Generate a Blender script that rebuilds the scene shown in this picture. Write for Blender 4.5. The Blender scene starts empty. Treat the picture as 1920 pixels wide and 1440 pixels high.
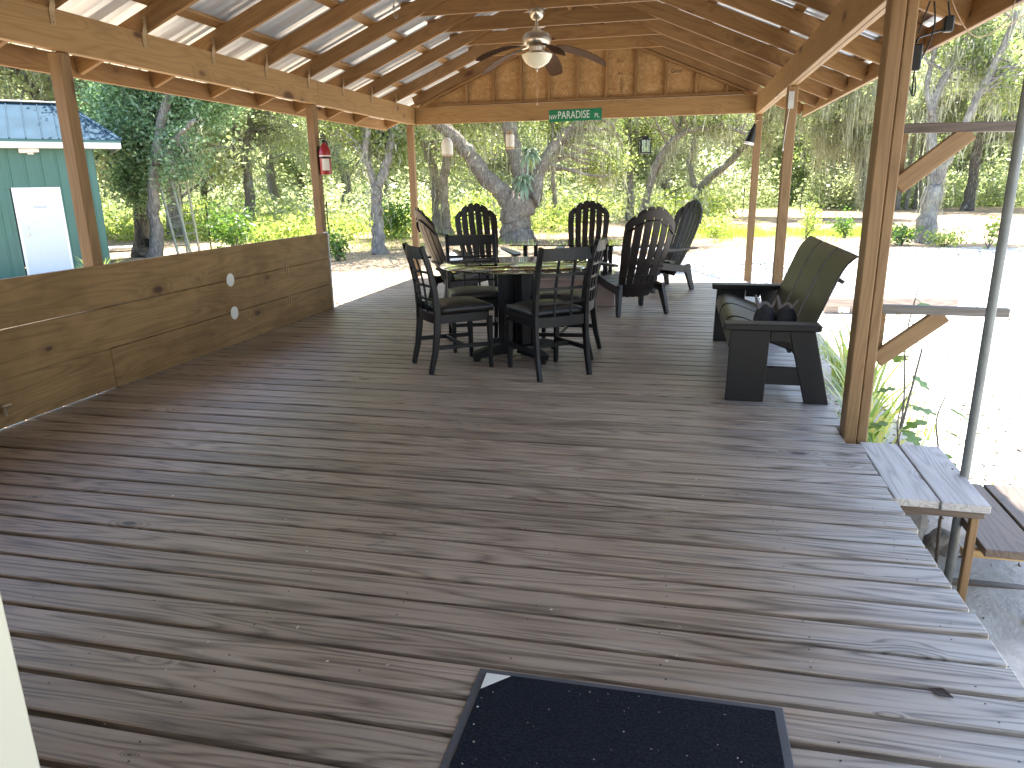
import bpy, bmesh, math, random
import numpy as np
from mathutils import Vector, Matrix, Euler

R = math.radians
SC = bpy.context.scene
COL = SC.collection
random.seed(7)
RNG = np.random.default_rng(7)

# ------------------------------------------------------------------ camera, sky, sun, exposure
F_PX, PITCH, YAW, ROLL, CAM_H = 1362.1, R(15.427), R(12.853), R(-0.921), 1.355
FW = Vector((-math.sin(YAW) * math.cos(PITCH), math.cos(YAW) * math.cos(PITCH), -math.sin(PITCH)))
_r = Vector((math.cos(YAW), math.sin(YAW), 0))
_u = _r.cross(FW)
RT = math.cos(ROLL) * _r + math.sin(ROLL) * _u
UP = -math.sin(ROLL) * _r + math.cos(ROLL) * _u
CAMP = Vector((0, 0, CAM_H))
cam_data = bpy.data.cameras.new('camera')
cam = bpy.data.objects.new('camera', cam_data)
COL.objects.link(cam)
cam_data.sensor_width = 36
cam_data.lens = 36 * F_PX / 1920
cam_data.clip_start = 0.05
cam_data.clip_end = 2000
m = Matrix.Identity(4)
for i in range(3):
    m[i][0], m[i][1], m[i][2], m[i][3] = RT[i], UP[i], -FW[i], CAMP[i]
cam.matrix_world = m
SC.camera = cam

SUN_EL, SUN_AZ = R(72), R(-3)          # azimuth measured from +Y towards +X
SUN_DIR = Vector((math.sin(SUN_AZ) * math.cos(SUN_EL), math.cos(SUN_AZ) * math.cos(SUN_EL), math.sin(SUN_EL)))
world = bpy.data.worlds.new('World')
SC.world = world
world.use_nodes = True
wn = world.node_tree
bg = wn.nodes['Background']
sky = wn.nodes.new('ShaderNodeTexSky')
sky.sky_type = 'NISHITA'
sky.sun_disc = False
sky.sun_elevation = SUN_EL
sky.sun_rotation = SUN_AZ
sky.air_density = 1.0
sky.dust_density = 1.6
sky.ozone_density = 1.0
wn.links.new(sky.outputs['Color'], bg.inputs['Color'])
bg.inputs['Strength'].default_value = 0.15
sun_data = bpy.data.lights.new('sun', 'SUN')
sun_data.energy = 5.0
sun_data.angle = R(0.55)
sun_data.color = (1.0, 0.955, 0.88)
sun = bpy.data.objects.new('sun', sun_data)
COL.objects.link(sun)
sun.rotation_euler = SUN_DIR.to_track_quat('Z', 'Y').to_euler()
SC.view_settings.view_transform = 'Standard'
SC.view_settings.look = 'None'
SC.view_settings.exposure = 2.6
SC.view_settings.gamma = 1.0
SC.cycles.use_denoising = True
SC.cycles.max_bounces = 12
SC.cycles.diffuse_bounces = 7
SC.cycles.glossy_bounces = 4
SC.cycles.transmission_bounces = 8
SC.cycles.transparent_max_bounces = 12
SC.cycles.sample_clamp_indirect = 8


def ray(px, py):
    return FW + RT * ((px - 960) / F_PX) - UP * ((py - 720) / F_PX)


def at(px, py, Y):
    d = ray(px, py)
    return CAMP + d * (Y / d.y)


def gat(px, py, z):
    d = ray(px, py)
    return CAMP + d * ((z - CAM_H) / d.z)


# ------------------------------------------------------------------ materials
def new_mat(name):
    mt = bpy.data.materials.new(name)
    mt.use_nodes = True
    nt = mt.node_tree
    return mt, nt, nt.nodes['Principled BSDF']


def node(nt, t, **kw):
    n = nt.nodes.new(t)
    for k, v in kw.items():
        if k in n.inputs and not hasattr(n, k):
            n.inputs[k].default_value = v
        else:
            setattr(n, k, v)
    return n


def setin(n, **kw):
    for k, v in kw.items():
        n.inputs[k.replace('_', ' ')].default_value = v
    return n


def ramp(nt, fac, stops, interp='LINEAR'):
    n = nt.nodes.new('ShaderNodeValToRGB')
    n.color_ramp.interpolation = interp
    el = n.color_ramp.elements
    while len(el) > 1:
        el.remove(el[-1])
    el[0].position = stops[0][0]
    el[0].color = (*stops[0][1], 1)
    for p, c in stops[1:]:
        e = el.new(p)
        e.color = (*c, 1)
    nt.links.new(fac, n.inputs['Fac'])
    return n.outputs['Color']


def math_n(nt, op, a, b=None, clamp=False):
    n = nt.nodes.new('ShaderNodeMath')
    n.operation = op
    n.use_clamp = clamp
    for i, v in enumerate((a, b)):
        if v is None:
            continue
        if isinstance(v, (int, float)):
            n.inputs[i].default_value = v
        else:
            nt.links.new(v, n.inputs[i])
    return n.outputs[0]


def mix(nt, fac, a, b, mode='MIX'):
    n = nt.nodes.new('ShaderNodeMix')
    n.data_type = 'RGBA'
    n.blend_type = mode
    n.clamp_factor = True
    if isinstance(fac, (int, float)):
        n.inputs[0].default_value = fac
    else:
        nt.links.new(fac, n.inputs[0])
    for i, v in ((6, a), (7, b)):
        if isinstance(v, tuple):
            n.inputs[i].default_value = (*v[:3], 1)
        else:
            nt.links.new(v, n.inputs[i])
    return n.outputs[2]


def plain(name, col, rough=0.5, metal=0.0, noise=0.0, nscale=8.0, bump=0.0, spec=0.5):
    mt, nt, b = new_mat(name)
    setin(b, Roughness=rough, Metallic=metal)
    b.inputs['Specular IOR Level'].default_value = spec
    if noise or bump:
        tc = node(nt, 'ShaderNodeTexCoord')
        nz = node(nt, 'ShaderNodeTexNoise')
        setin(nz, Scale=nscale, Detail=5.0, Roughness=0.6)
        nt.links.new(tc.outputs['Object'], nz.inputs['Vector'])
        lo = tuple(max(0, c * (1 - noise)) for c in col)
        hi = tuple(min(1, c * (1 + noise)) for c in col)
        nt.links.new(ramp(nt, nz.outputs['Fac'], [(0.3, lo), (0.7, hi)]), b.inputs['Base Color'])
        if bump:
            bp = node(nt, 'ShaderNodeBump')
            setin(bp, Strength=bump, Distance=0.01)
            nt.links.new(nz.outputs['Fac'], bp.inputs['Height'])
            nt.links.new(bp.outputs['Normal'], b.inputs['Normal'])
    else:
        b.inputs['Base Color'].default_value = (*col, 1)
    return mt


def wood(name, light, dark, knot, rough=0.6, streak=0.5, knots=True, rings=0.55, weather=None, var=0.25, bump=0.25, worn=None, rs=(0.45, 4.5), kn=0.17, ct=(0.22, 0.62, 0.9), sky_silver=None):
    """Grain runs along the object's local X axis; every object gets its own offset."""
    mt, nt, b = new_mat(name)
    L = nt.links
    tc = node(nt, 'ShaderNodeTexCoord')
    oi = node(nt, 'ShaderNodeObjectInfo')
    off = node(nt, 'ShaderNodeVectorMath', operation='SCALE')
    cmb = node(nt, 'ShaderNodeCombineXYZ')
    L.new(oi.outputs['Random'], cmb.inputs[0])
    L.new(math_n(nt, 'FRACT', math_n(nt, 'MULTIPLY', oi.outputs['Random'], 7.31)), cmb.inputs[1])
    L.new(math_n(nt, 'FRACT', math_n(nt, 'MULTIPLY', oi.outputs['Random'], 13.7)), cmb.inputs[2])
    L.new(cmb.outputs[0], off.inputs[0])
    off.inputs['Scale'].default_value = 40
    add = node(nt, 'ShaderNodeVectorMath', operation='ADD')
    L.new(tc.outputs['Object'], add.inputs[0])
    L.new(off.outputs[0], add.inputs[1])
    P = add.outputs[0]

    def stretched(sx, sy):
        s = node(nt, 'ShaderNodeVectorMath', operation='MULTIPLY')
        s.inputs[1].default_value = (sx, sy, sy)
        L.new(P, s.inputs[0])
        return s.outputs[0]
    # knots
    vor = node(nt, 'ShaderNodeTexVoronoi')
    vor.feature = 'F1'
    setin(vor, Scale=1.0, Randomness=1.0)
    L.new(stretched(1.7, 3.6), vor.inputs['Vector'])
    kd = vor.outputs['Distance']
    ksz = node(nt, 'ShaderNodeSeparateColor')
    L.new(vor.outputs['Color'], ksz.inputs[0])
    kr = math_n(nt, 'MULTIPLY', ksz.outputs[0], kn)
    kfac = math_n(nt, 'SUBTRACT', 1.0, math_n(nt, 'DIVIDE', kd, math_n(nt, 'ADD', kr, 0.02)), clamp=True)
    halo = math_n(nt, 'SUBTRACT', 1.0, math_n(nt, 'DIVIDE', kd, math_n(nt, 'ADD', math_n(nt, 'MULTIPLY', kr, 2.2), 0.05)), clamp=True)
    # growth rings, warped along the board and round knots
    wz = node(nt, 'ShaderNodeTexNoise')
    setin(wz, Scale=1.0, Detail=2.0, Roughness=0.45)
    L.new(stretched(rs[0], rs[1]), wz.inputs['Vector'])
    fld = math_n(nt, 'ADD', math_n(nt, 'MULTIPLY', wz.outputs['Fac'], 9.0), math_n(nt, 'MULTIPLY', halo, 1.6))
    ringv = math_n(nt, 'ABSOLUTE', math_n(nt, 'SINE', math_n(nt, 'MULTIPLY', fld, 6.0)))
    fine = node(nt, 'ShaderNodeTexNoise')
    setin(fine, Scale=1.0, Detail=4.0, Roughness=0.65)
    L.new(stretched(3.0, 90.0), fine.inputs['Vector'])
    med = node(nt, 'ShaderNodeTexNoise')
    setin(med, Scale=1.0, Detail=4.0, Roughness=0.6)
    L.new(stretched(1.0, 16.0), med.inputs['Vector'])
    g = math_n(nt, 'ADD', math_n(nt, 'MULTIPLY', ringv, rings), math_n(nt, 'MULTIPLY', fine.outputs['Fac'], streak))
    g = math_n(nt, 'ADD', g, math_n(nt, 'MULTIPLY', med.outputs['Fac'], 0.5))
    g = math_n(nt, 'DIVIDE', g, rings + streak + 0.5)
    col = ramp(nt, g, [(ct[0], dark), (ct[1], light), (ct[2], tuple(min(1, c * 1.15) for c in light))])
    # board-to-board tone
    tone = math_n(nt, 'ADD', 1 - var / 2, math_n(nt, 'MULTIPLY', math_n(nt, 'FRACT', math_n(nt, 'MULTIPLY', oi.outputs['Random'], 91.7)), var))
    tn = node(nt, 'ShaderNodeCombineColor')
    for i in range(3):
        L.new(tone, tn.inputs[i])
    col = mix(nt, 1.0, col, tn.outputs[0], 'MULTIPLY')
    if weather:
        wcol, amt, sc = weather
        geo = node(nt, 'ShaderNodeNewGeometry')
        wn2 = node(nt, 'ShaderNodeTexNoise')
        setin(wn2, Scale=sc, Detail=5.0, Roughness=0.6)
        L.new(geo.outputs['Position'], wn2.inputs['Vector'])
        wf = math_n(nt, 'MULTIPLY', math_n(nt, 'SUBTRACT', wn2.outputs['Fac'], 0.40, clamp=True), amt * 5, clamp=True)
        col = mix(nt, wf, col, wcol, 'MULTIPLY')
    if sky_silver:                      # sky sheen along the open edge, put into the board colour as silver-grey
        scol, x0, x1 = sky_silver
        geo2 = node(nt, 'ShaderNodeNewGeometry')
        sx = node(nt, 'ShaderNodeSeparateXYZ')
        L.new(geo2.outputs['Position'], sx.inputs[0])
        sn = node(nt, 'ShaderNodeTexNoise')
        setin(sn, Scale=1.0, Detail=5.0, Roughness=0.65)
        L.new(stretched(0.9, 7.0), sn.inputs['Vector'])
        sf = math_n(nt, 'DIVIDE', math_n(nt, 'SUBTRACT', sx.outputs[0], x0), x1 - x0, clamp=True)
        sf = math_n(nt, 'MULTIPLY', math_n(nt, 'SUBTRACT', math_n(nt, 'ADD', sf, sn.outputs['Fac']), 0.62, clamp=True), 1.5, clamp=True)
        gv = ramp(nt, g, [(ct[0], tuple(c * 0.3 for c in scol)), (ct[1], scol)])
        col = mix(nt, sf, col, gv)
    if worn:
        wcol, amt = worn
        wn3 = node(nt, 'ShaderNodeTexNoise')
        setin(wn3, Scale=1.0, Detail=6.0, Roughness=0.7)
        L.new(stretched(1.6, 30.0), wn3.inputs['Vector'])
        wf3 = math_n(nt, 'MULTIPLY', math_n(nt, 'SUBTRACT', wn3.outputs['Fac'], 0.52, clamp=True), amt * 6, clamp=True)
        col = mix(nt, wf3, col, wcol)
    if knots:
        col = mix(nt, math_n(nt, 'MULTIPLY', halo, 0.35), col, tuple(c * 0.6 for c in dark))
        col = mix(nt, math_n(nt, 'MULTIPLY', kfac, 2.2, clamp=True), col, knot)
    L.new(col, b.inputs['Base Color'])
    setin(b, Roughness=rough)
    b.inputs['Specular IOR Level'].default_value = 0.35
    bp = node(nt, 'ShaderNodeBump')
    setin(bp, Strength=bump, Distance=0.004)
    L.new(g, bp.inputs['Height'])
    L.new(bp.outputs['Normal'], b.inputs['Normal'])
    return mt


def leaf_mat(name, cols, trans=0.45, rough=0.4, tint=(1.0, 1.0, 0.5)):
    mt = bpy.data.materials.new(name)
    mt.use_nodes = True
    nt = mt.node_tree
    nt.nodes.clear()
    L = nt.links
    out = nt.nodes.new('ShaderNodeOutputMaterial')
    geo = nt.nodes.new('ShaderNodeNewGeometry')
    c = ramp(nt, geo.outputs['Random Per Island'], [(i / (len(cols) - 1), tuple(c * 1.1 for c in k)) for i, k in enumerate(cols)])
    pr = nt.nodes.new('ShaderNodeBsdfPrincipled')
    setin(pr, Roughness=rough)
    pr.inputs['Specular IOR Level'].default_value = 0.6
    L.new(c, pr.inputs['Base Color'])
    tr = nt.nodes.new('ShaderNodeBsdfTranslucent')
    tc = mix(nt, 1.0, c, tint, 'MULTIPLY')
    tc2 = mix(nt, 1.0, tc, (2.0, 2.0, 2.0), 'MULTIPLY')
    L.new(tc2, tr.inputs['Color'])
    ms = nt.nodes.new('ShaderNodeMixShader')
    ms.inputs[0].default_value = trans
    L.new(pr.outputs[0], ms.inputs[1])
    L.new(tr.outputs[0], ms.inputs[2])
    L.new(ms.outputs[0], out.inputs['Surface'])
    return mt


def bark_mat(name, a, b_, scale=5.0):
    mt, nt, b = new_mat(name)
    L = nt.links
    geo = node(nt, 'ShaderNodeNewGeometry')
    s = node(nt, 'ShaderNodeVectorMath', operation='MULTIPLY')
    s.inputs[1].default_value = (3.2, 3.2, 0.9)
    L.new(geo.outputs['Position'], s.inputs[0])
    v = node(nt, 'ShaderNodeTexVoronoi')
    v.feature = 'DISTANCE_TO_EDGE'
    setin(v, Scale=scale)
    L.new(s.outputs[0], v.inputs['Vector'])
    nz = node(nt, 'ShaderNodeTexNoise')
    setin(nz, Scale=scale * 0.7, Detail=8.0, Roughness=0.7)
    L.new(s.outputs[0], nz.inputs['Vector'])
    f = math_n(nt, 'ADD', math_n(nt, 'MULTIPLY', v.outputs['Distance'], 0.8), math_n(nt, 'MULTIPLY', nz.outputs['Fac'], 0.7))
    lich = node(nt, 'ShaderNodeTexNoise')
    setin(lich, Scale=2.2, Detail=6.0, Roughness=0.7)
    L.new(geo.outputs['Position'], lich.inputs['Vector'])
    col = ramp(nt, f, [(0.25, a), (0.75, b_)])
    lf = math_n(nt, 'MULTIPLY', math_n(nt, 'SUBTRACT', lich.outputs['Fac'], 0.52, clamp=True), 5.0, clamp=True)
    col = mix(nt, lf, col, (0.34, 0.33, 0.27))
    L.new(col, b.inputs['Base Color'])
    setin(b, Roughness=0.9)
    bp = node(nt, 'ShaderNodeBump')
    setin(bp, Strength=0.9, Distance=0.05)
    L.new(f, bp.inputs['Height'])
    L.new(bp.outputs['Normal'], b.inputs['Normal'])
    return mt


M = {}
M['pine'] = wood('pine_lumber', (0.262, 0.146, 0.055), (0.168, 0.084, 0.029), (0.09, 0.035, 0.015), rough=0.55, streak=0.3, rings=0.22, var=0.28, bump=0.12)
M['pine_beam'] = wood('pine_beam_lumber', (0.305, 0.184, 0.074), (0.205, 0.110, 0.040), (0.085, 0.034, 0.015), rough=0.55, streak=0.35, rings=0.22, var=0.12, bump=0.12, kn=0.2)
M['pine_post'] = wood('pine_post', (0.222, 0.133, 0.059), (0.138, 0.076, 0.031), (0.09, 0.036, 0.016), rough=0.6, streak=0.5, rings=0.28, var=0.15, bump=0.3)
M['pine_wall'] = wood('wall_plank_wood', (0.268, 0.158, 0.062), (0.165, 0.092, 0.035), (0.06, 0.026, 0.012), rough=0.6, streak=0.35, rings=0.2, var=0.14, bump=0.15, kn=0.14, ct=(0.30, 0.62, 0.85),
                      weather=((0.62, 0.58, 0.48), 0.55, 1.9))
M['deck'] = wood('weathered_deck_wood', (0.330, 0.256, 0.192), (0.112, 0.082, 0.060), (0.05, 0.036, 0.028), rough=0.44, streak=0.9, rings=0.42, var=0.36, bump=0.6, rs=(0.45, 6.5), kn=0.09, ct=(0.33, 0.60, 0.8), sky_silver=((0.35, 0.335, 0.315), 0.0, 1.35),
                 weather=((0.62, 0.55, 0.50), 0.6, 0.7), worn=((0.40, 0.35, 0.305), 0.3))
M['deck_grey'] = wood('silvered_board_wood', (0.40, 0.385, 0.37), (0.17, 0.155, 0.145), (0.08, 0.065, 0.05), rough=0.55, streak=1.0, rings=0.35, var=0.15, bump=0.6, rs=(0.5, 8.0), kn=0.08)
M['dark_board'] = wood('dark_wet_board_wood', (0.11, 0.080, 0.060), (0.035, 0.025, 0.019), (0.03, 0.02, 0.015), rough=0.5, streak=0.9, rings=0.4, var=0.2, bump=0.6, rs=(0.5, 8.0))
M['arm_wood'] = wood('grey_arm_wood', (0.17, 0.155, 0.135), (0.075, 0.066, 0.056), (0.03, 0.02, 0.015), streak=0.9, rings=0.3, rs=(0.5, 8.0), kn=0.08)
M['stake'] = wood('pale_stake_wood', (0.42, 0.29, 0.13), (0.27, 0.17, 0.07), (0.10, 0.05, 0.02), streak=0.5, knots=False)
M['timber'] = wood('landscape_timber_wood', (0.46, 0.36, 0.29), (0.30, 0.22, 0.17), (0.12, 0.07, 0.05), streak=0.6)
M['black_wood'] = plain('black_stained_wood', (0.0055, 0.0048, 0.0045), 0.42, noise=0.5, nscale=14, spec=0.3)
M['bench_poly'] = plain('charcoal_bench_lumber', (0.007, 0.0066, 0.0066), 0.5, noise=0.3, nscale=30, bump=0.05, spec=0.35)
M['cushion'] = plain('dark_seat_vinyl', (0.014, 0.012, 0.011), 0.45, noise=0.15, nscale=40, bump=0.05)
M['resin'] = plain('brown_black_resin', (0.016, 0.011, 0.009), 0.40, noise=0.25, nscale=12, spec=0.35)
M['sling'] = plain('olive_brown_sling', (0.044, 0.036, 0.028), 0.45, noise=0.08, nscale=60)
M['sling_edge'] = plain('black_sling_piping', (0.010, 0.009, 0.008), 0.5)
M['pouch'] = plain('black_pouch_cloth', (0.010, 0.010, 0.011), 0.7, noise=0.4, nscale=25, bump=0.2)
M['strap_grey'] = plain('grey_strap_webbing', (0.16, 0.14, 0.125), 0.7)
M['nickel'] = plain('brushed_nickel', (0.55, 0.50, 0.42), 0.28, 1.0)
M['galv'] = plain('galvanised_steel', (0.42, 0.43, 0.43), 0.45, 1.0, noise=0.25, nscale=5)
M['pole'] = plain('galvanised_pole', (0.15, 0.16, 0.155), 0.55, 0.4, noise=0.2, nscale=6)
M['strap'] = plain('tie_strap_metal', (0.34, 0.24, 0.13), 0.5, 0.35)
M['fan_blade'] = plain('fan_blade_walnut', (0.085, 0.044, 0.022), 0.7, noise=0.2, nscale=12, spec=0.15)
M['white_paint'] = plain('white_paint', (0.66, 0.66, 0.65), 0.45, noise=0.03, nscale=5)
M['cream'] = plain('cream_door_paint', (0.50, 0.48, 0.38), 0.4, noise=0.03, nscale=3)
M['sign_green'] = plain('street_sign_green', (0.004, 0.16, 0.075), 0.35)
M['sign_white'] = plain('sign_lettering_white', (0.62, 0.70, 0.64), 0.4)
M['ink'] = plain('stamp_ink', (0.03, 0.018, 0.012), 0.7)
M['ink_soft'] = plain('faded_stamp_ink', (0.17, 0.075, 0.028), 0.7)
M['letter_grey'] = plain('door_letter_grey', (0.16, 0.19, 0.20), 0.5)
M['ext_red'] = plain('extinguisher_red', (0.26, 0.014, 0.016), 0.3)
M['black_plastic'] = plain('black_plastic', (0.005, 0.005, 0.005), 0.4, spec=0.3)
M['paper'] = plain('paper_label', (0.62, 0.60, 0.54), 0.6)
M['osb'] = None
M['shed_green'] = plain('shed_green_metal', (0.034, 0.112, 0.088), 0.42, 0.0, noise=0.08, nscale=1.5)
M['shed_roof'] = plain('shed_roof_blue_metal', (0.026, 0.050, 0.072), 0.8, 0.0, noise=0.15, nscale=1.5, spec=0.06)
M['door_white'] = plain('white_steel_door', (0.50, 0.55, 0.60), 0.45, noise=0.02)
M['alu'] = plain('ladder_aluminium', (0.50, 0.52, 0.50), 0.45, 0.8, noise=0.1)
M['bark'] = bark_mat('oak_bark', (0.085, 0.070, 0.058), (0.30, 0.265, 0.225))
M['bark_dark'] = bark_mat('dark_oak_bark', (0.045, 0.037, 0.030), (0.16, 0.14, 0.115))
M['bark_pale'] = bark_mat('pale_oak_bark', (0.10, 0.090, 0.078), (0.29, 0.265, 0.235), 4.0)
M['leaf'] = leaf_mat('oak_leaf', [(0.06, 0.09, 0.030), (0.115, 0.155, 0.055), (0.17, 0.20, 0.085), (0.26, 0.28, 0.15)], 0.55, 0.36, (1.0, 1.0, 0.62))
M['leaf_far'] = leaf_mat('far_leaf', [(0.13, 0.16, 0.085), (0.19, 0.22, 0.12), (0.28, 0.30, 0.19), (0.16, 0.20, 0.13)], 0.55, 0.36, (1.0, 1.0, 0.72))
M['leaf_dark'] = leaf_mat('dark_oak_leaf', [(0.06, 0.115, 0.06), (0.105, 0.18, 0.095), (0.16, 0.25, 0.15), (0.25, 0.34, 0.24)], 0.45, 0.35, (1.0, 1.0, 0.7))
M['brush'] = leaf_mat('brush_leaf', [(0.12, 0.18, 0.045), (0.20, 0.255, 0.07), (0.30, 0.32, 0.11), (0.10, 0.165, 0.055)], 0.55, 0.5, (1.0, 1.0, 0.6))
M['shrub'] = leaf_mat('shrub_leaf', [(0.035, 0.085, 0.020), (0.07, 0.14, 0.03), (0.12, 0.20, 0.05)], 0.4)
M['fern'] = leaf_mat('staghorn_leaf', [(0.11, 0.16, 0.11), (0.19, 0.26, 0.18), (0.30, 0.36, 0.28)], 0.35, 0.5, (1, 1, 0.8))
M['moss'] = leaf_mat('spanish_moss', [(0.20, 0.205, 0.155), (0.30, 0.305, 0.235), (0.42, 0.42, 0.335)], 0.4, 0.9, (0.75, 0.75, 0.62))
M['grassblade'] = leaf_mat('grass_blade', [(0.12, 0.19, 0.03), (0.20, 0.27, 0.05), (0.30, 0.33, 0.09)], 0.4)
M['lily'] = leaf_mat('strap_leaf', [(0.13, 0.22, 0.07), (0.26, 0.34, 0.13), (0.45, 0.47, 0.24), (0.42, 0.37, 0.14)], 0.35, 0.3)
M['figleaf'] = leaf_mat('fig_leaf', [(0.10, 0.18, 0.04), (0.17, 0.26, 0.06), (0.22, 0.30, 0.09)], 0.4, 0.45)
M['dry'] = leaf_mat('dry_leaf', [(0.07, 0.052, 0.036), (0.15, 0.115, 0.08), (0.04, 0.032, 0.025)], 0.1, 0.8)
M['debris'] = leaf_mat('pale_chip', [(0.45, 0.40, 0.32), (0.25, 0.20, 0.15), (0.55, 0.52, 0.46)], 0.0, 0.8)
M['rock'] = plain('grey_limestone', (0.22, 0.21, 0.19), 0.9, noise=0.4, nscale=7, bump=0.8)
M['mat_rim'] = plain('grey_rubber_rim', (0.060, 0.062, 0.070), 0.55, noise=0.1, nscale=30)
M['yellow'] = plain('yellow_plastic', (0.55, 0.46, 0.06), 0.45)
M['blue_white'] = plain('pale_blue_plastic', (0.55, 0.66, 0.78), 0.45)
M['box_tan'] = plain('tan_plinth_board', (0.30, 0.215, 0.175), 0.7, noise=0.12, nscale=5)
M['red_wire'] = plain('tan_wire', (0.36, 0.25, 0.17), 0.5)
M['house'] = plain('house_siding_paint', (0.62, 0.60, 0.52), 0.6, noise=0.04, nscale=3)


def make_glass(name, tint, rough=0.0):
    mt, nt, b = new_mat(name)
    setin(b, Roughness=rough, IOR=1.45)
    b.inputs['Base Color'].default_value = (*tint, 1)
    b.inputs['Transmission Weight'].default_value = 1.0
    return mt


M['glass'] = make_glass('table_glass', (0.90, 0.95, 0.92))
M['glass_shade'] = plain('cream_glass_shade', (0.78, 0.74, 0.58), 0.25)
M['frost'] = plain('frosted_lantern_glass', (0.62, 0.60, 0.52), 0.35)
M['amber'] = plain('amber_candle', (0.60, 0.46, 0.14), 0.5)


def make_osb():
    mt, nt, b = new_mat('osb_sheathing')
    L = nt.links
    tc = node(nt, 'ShaderNodeTexCoord')
    v = node(nt, 'ShaderNodeTexVoronoi')
    setin(v, Scale=34.0)
    nz = node(nt, 'ShaderNodeTexNoise')
    setin(nz, Scale=9.0, Detail=6.0)
    ad = node(nt, 'ShaderNodeVectorMath', operation='ADD')
    L.new(tc.outputs['Object'], ad.inputs[0])
    sc = node(nt, 'ShaderNodeVectorMath', operation='SCALE')
    sc.inputs['Scale'].default_value = 0.12
    L.new(nz.outputs['Color'], sc.inputs[0])
    L.new(sc.outputs[0], ad.inputs[1])
    L.new(ad.outputs[0], v.inputs['Vector'])
    sp = node(nt, 'ShaderNodeSeparateColor')
    L.new(v.outputs['Color'], sp.inputs[0])
    col = ramp(nt, sp.outputs[0], [(0, (0.30, 0.155, 0.055)), (0.45, (0.40, 0.23, 0.088)), (0.8, (0.46, 0.28, 0.115)), (1, (0.56, 0.39, 0.20))])
    col = mix(nt, 0.5, col, ramp(nt, nz.outputs['Fac'], [(0.35, (0.33, 0.185, 0.068)), (0.65, (0.47, 0.285, 0.12))]))
    L.new(col, b.inputs['Base Color'])
    setin(b, Roughness=0.75)
    return mt


M['osb'] = make_osb()


def make_roof_metal():
    mt, nt, b = new_mat('galvalume_underside')
    L = nt.links
    tc = node(nt, 'ShaderNodeTexCoord')
    s = node(nt, 'ShaderNodeVectorMath', operation='MULTIPLY')
    s.inputs[1].default_value = (0.7, 9.0, 1.0)
    L.new(tc.outputs['Object'], s.inputs[0])
    nz = node(nt, 'ShaderNodeTexNoise')
    setin(nz, Scale=1.0, Detail=4.0)
    L.new(s.outputs[0], nz.inputs['Vector'])
    L.new(ramp(nt, nz.outputs['Fac'], [(0.3, (0.66, 0.74, 0.84)), (0.7, (0.82, 0.90, 1.0))]), b.inputs['Base Color'])
    setin(b, Roughness=0.30, Metallic=0.55)
    return mt


M['roof_metal'] = make_roof_metal()


def make_carpet():
    mt, nt, b = new_mat('black_mat_carpet')
    L = nt.links
    tc = node(nt, 'ShaderNodeTexCoord')
    nz = node(nt, 'ShaderNodeTexNoise')
    setin(nz, Scale=160.0, Detail=3.0)
    L.new(tc.outputs['Object'], nz.inputs['Vector'])
    L.new(ramp(nt, nz.outputs['Fac'], [(0.35, (0.006, 0.007, 0.010)), (0.7, (0.018, 0.020, 0.027))]), b.inputs['Base Color'])
    setin(b, Roughness=0.95)
    b.inputs['Specular IOR Level'].default_value = 0.1
    bp = node(nt, 'ShaderNodeBump')
    setin(bp, Strength=0.8, Distance=0.006)
    L.new(nz.outputs['Fac'], bp.inputs['Height'])
    L.new(bp.outputs['Normal'], b.inputs['Normal'])
    return mt


M['carpet'] = make_carpet()


def make_ground():
    mt, nt, b = new_mat('ground_sand_and_litter')
    L = nt.links
    geo = node(nt, 'ShaderNodeNewGeometry')
    P = geo.outputs['Position']
    at_ = node(nt, 'ShaderNodeAttribute')
    at_.attribute_name = 'cover'
    sep = node(nt, 'ShaderNodeSeparateColor')
    L.new(at_.outputs['Color'], sep.inputs[0])

    def nz(scale, detail=6.0, rough=0.62):
        n = node(nt, 'ShaderNodeTexNoise')
        setin(n, Scale=scale, Detail=detail, Roughness=rough)
        L.new(P, n.inputs['Vector'])
        return n.outputs['Fac']
    n1, n2, n3 = nz(0.9), nz(6.0), nz(40.0)
    sand = ramp(nt, n2, [(0.3, (0.33, 0.315, 0.285)), (0.7, (0.47, 0.455, 0.42))])
    litter = ramp(nt, math_n(nt, 'ADD', math_n(nt, 'MULTIPLY', n2, 0.6), math_n(nt, 'MULTIPLY', n3, 0.4)),
                  [(0.32, (0.15, 0.105, 0.065)), (0.5, (0.27, 0.20, 0.13)), (0.68, (0.42, 0.36, 0.26))])
    grass = ramp(nt, n3, [(0.3, (0.07, 0.115, 0.02)), (0.7, (0.19, 0.23, 0.055))])
    e = math_n(nt, 'ADD', math_n(nt, 'MULTIPLY', math_n(nt, 'SUBTRACT', n1, 0.5), 0.7), math_n(nt, 'MULTIPLY', math_n(nt, 'SUBTRACT', n2, 0.5), 0.5))

    def edge(ch):
        return math_n(nt, 'MULTIPLY', math_n(nt, 'SUBTRACT', math_n(nt, 'ADD', ch, e), 0.42), 6.0, clamp=True)
    col = mix(nt, edge(sep.outputs[0]), litter, sand)
    col = mix(nt, math_n(nt, 'MULTIPLY', edge(sep.outputs[1]), 0.85), col, grass)
    L.new(col, b.inputs['Base Color'])
    setin(b, Roughness=0.95)
    b.inputs['Specular IOR Level'].default_value = 0.1
    bp = node(nt, 'ShaderNodeBump')
    setin(bp, Strength=0.5, Distance=0.05)
    L.new(math_n(nt, 'ADD', n2, math_n(nt, 'MULTIPLY', n3, 0.4)), bp.inputs['Height'])
    L.new(bp.outputs['Normal'], b.inputs['Normal'])
    return mt


M['ground'] = make_ground()


# ------------------------------------------------------------------ object helpers
def tag(o, label=None, cat=None, group=None, kind=None):
    for k, v in (('label', label), ('category', cat), ('group', group), ('kind', kind)):
        if v:
            o[k] = v
    return o


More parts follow.
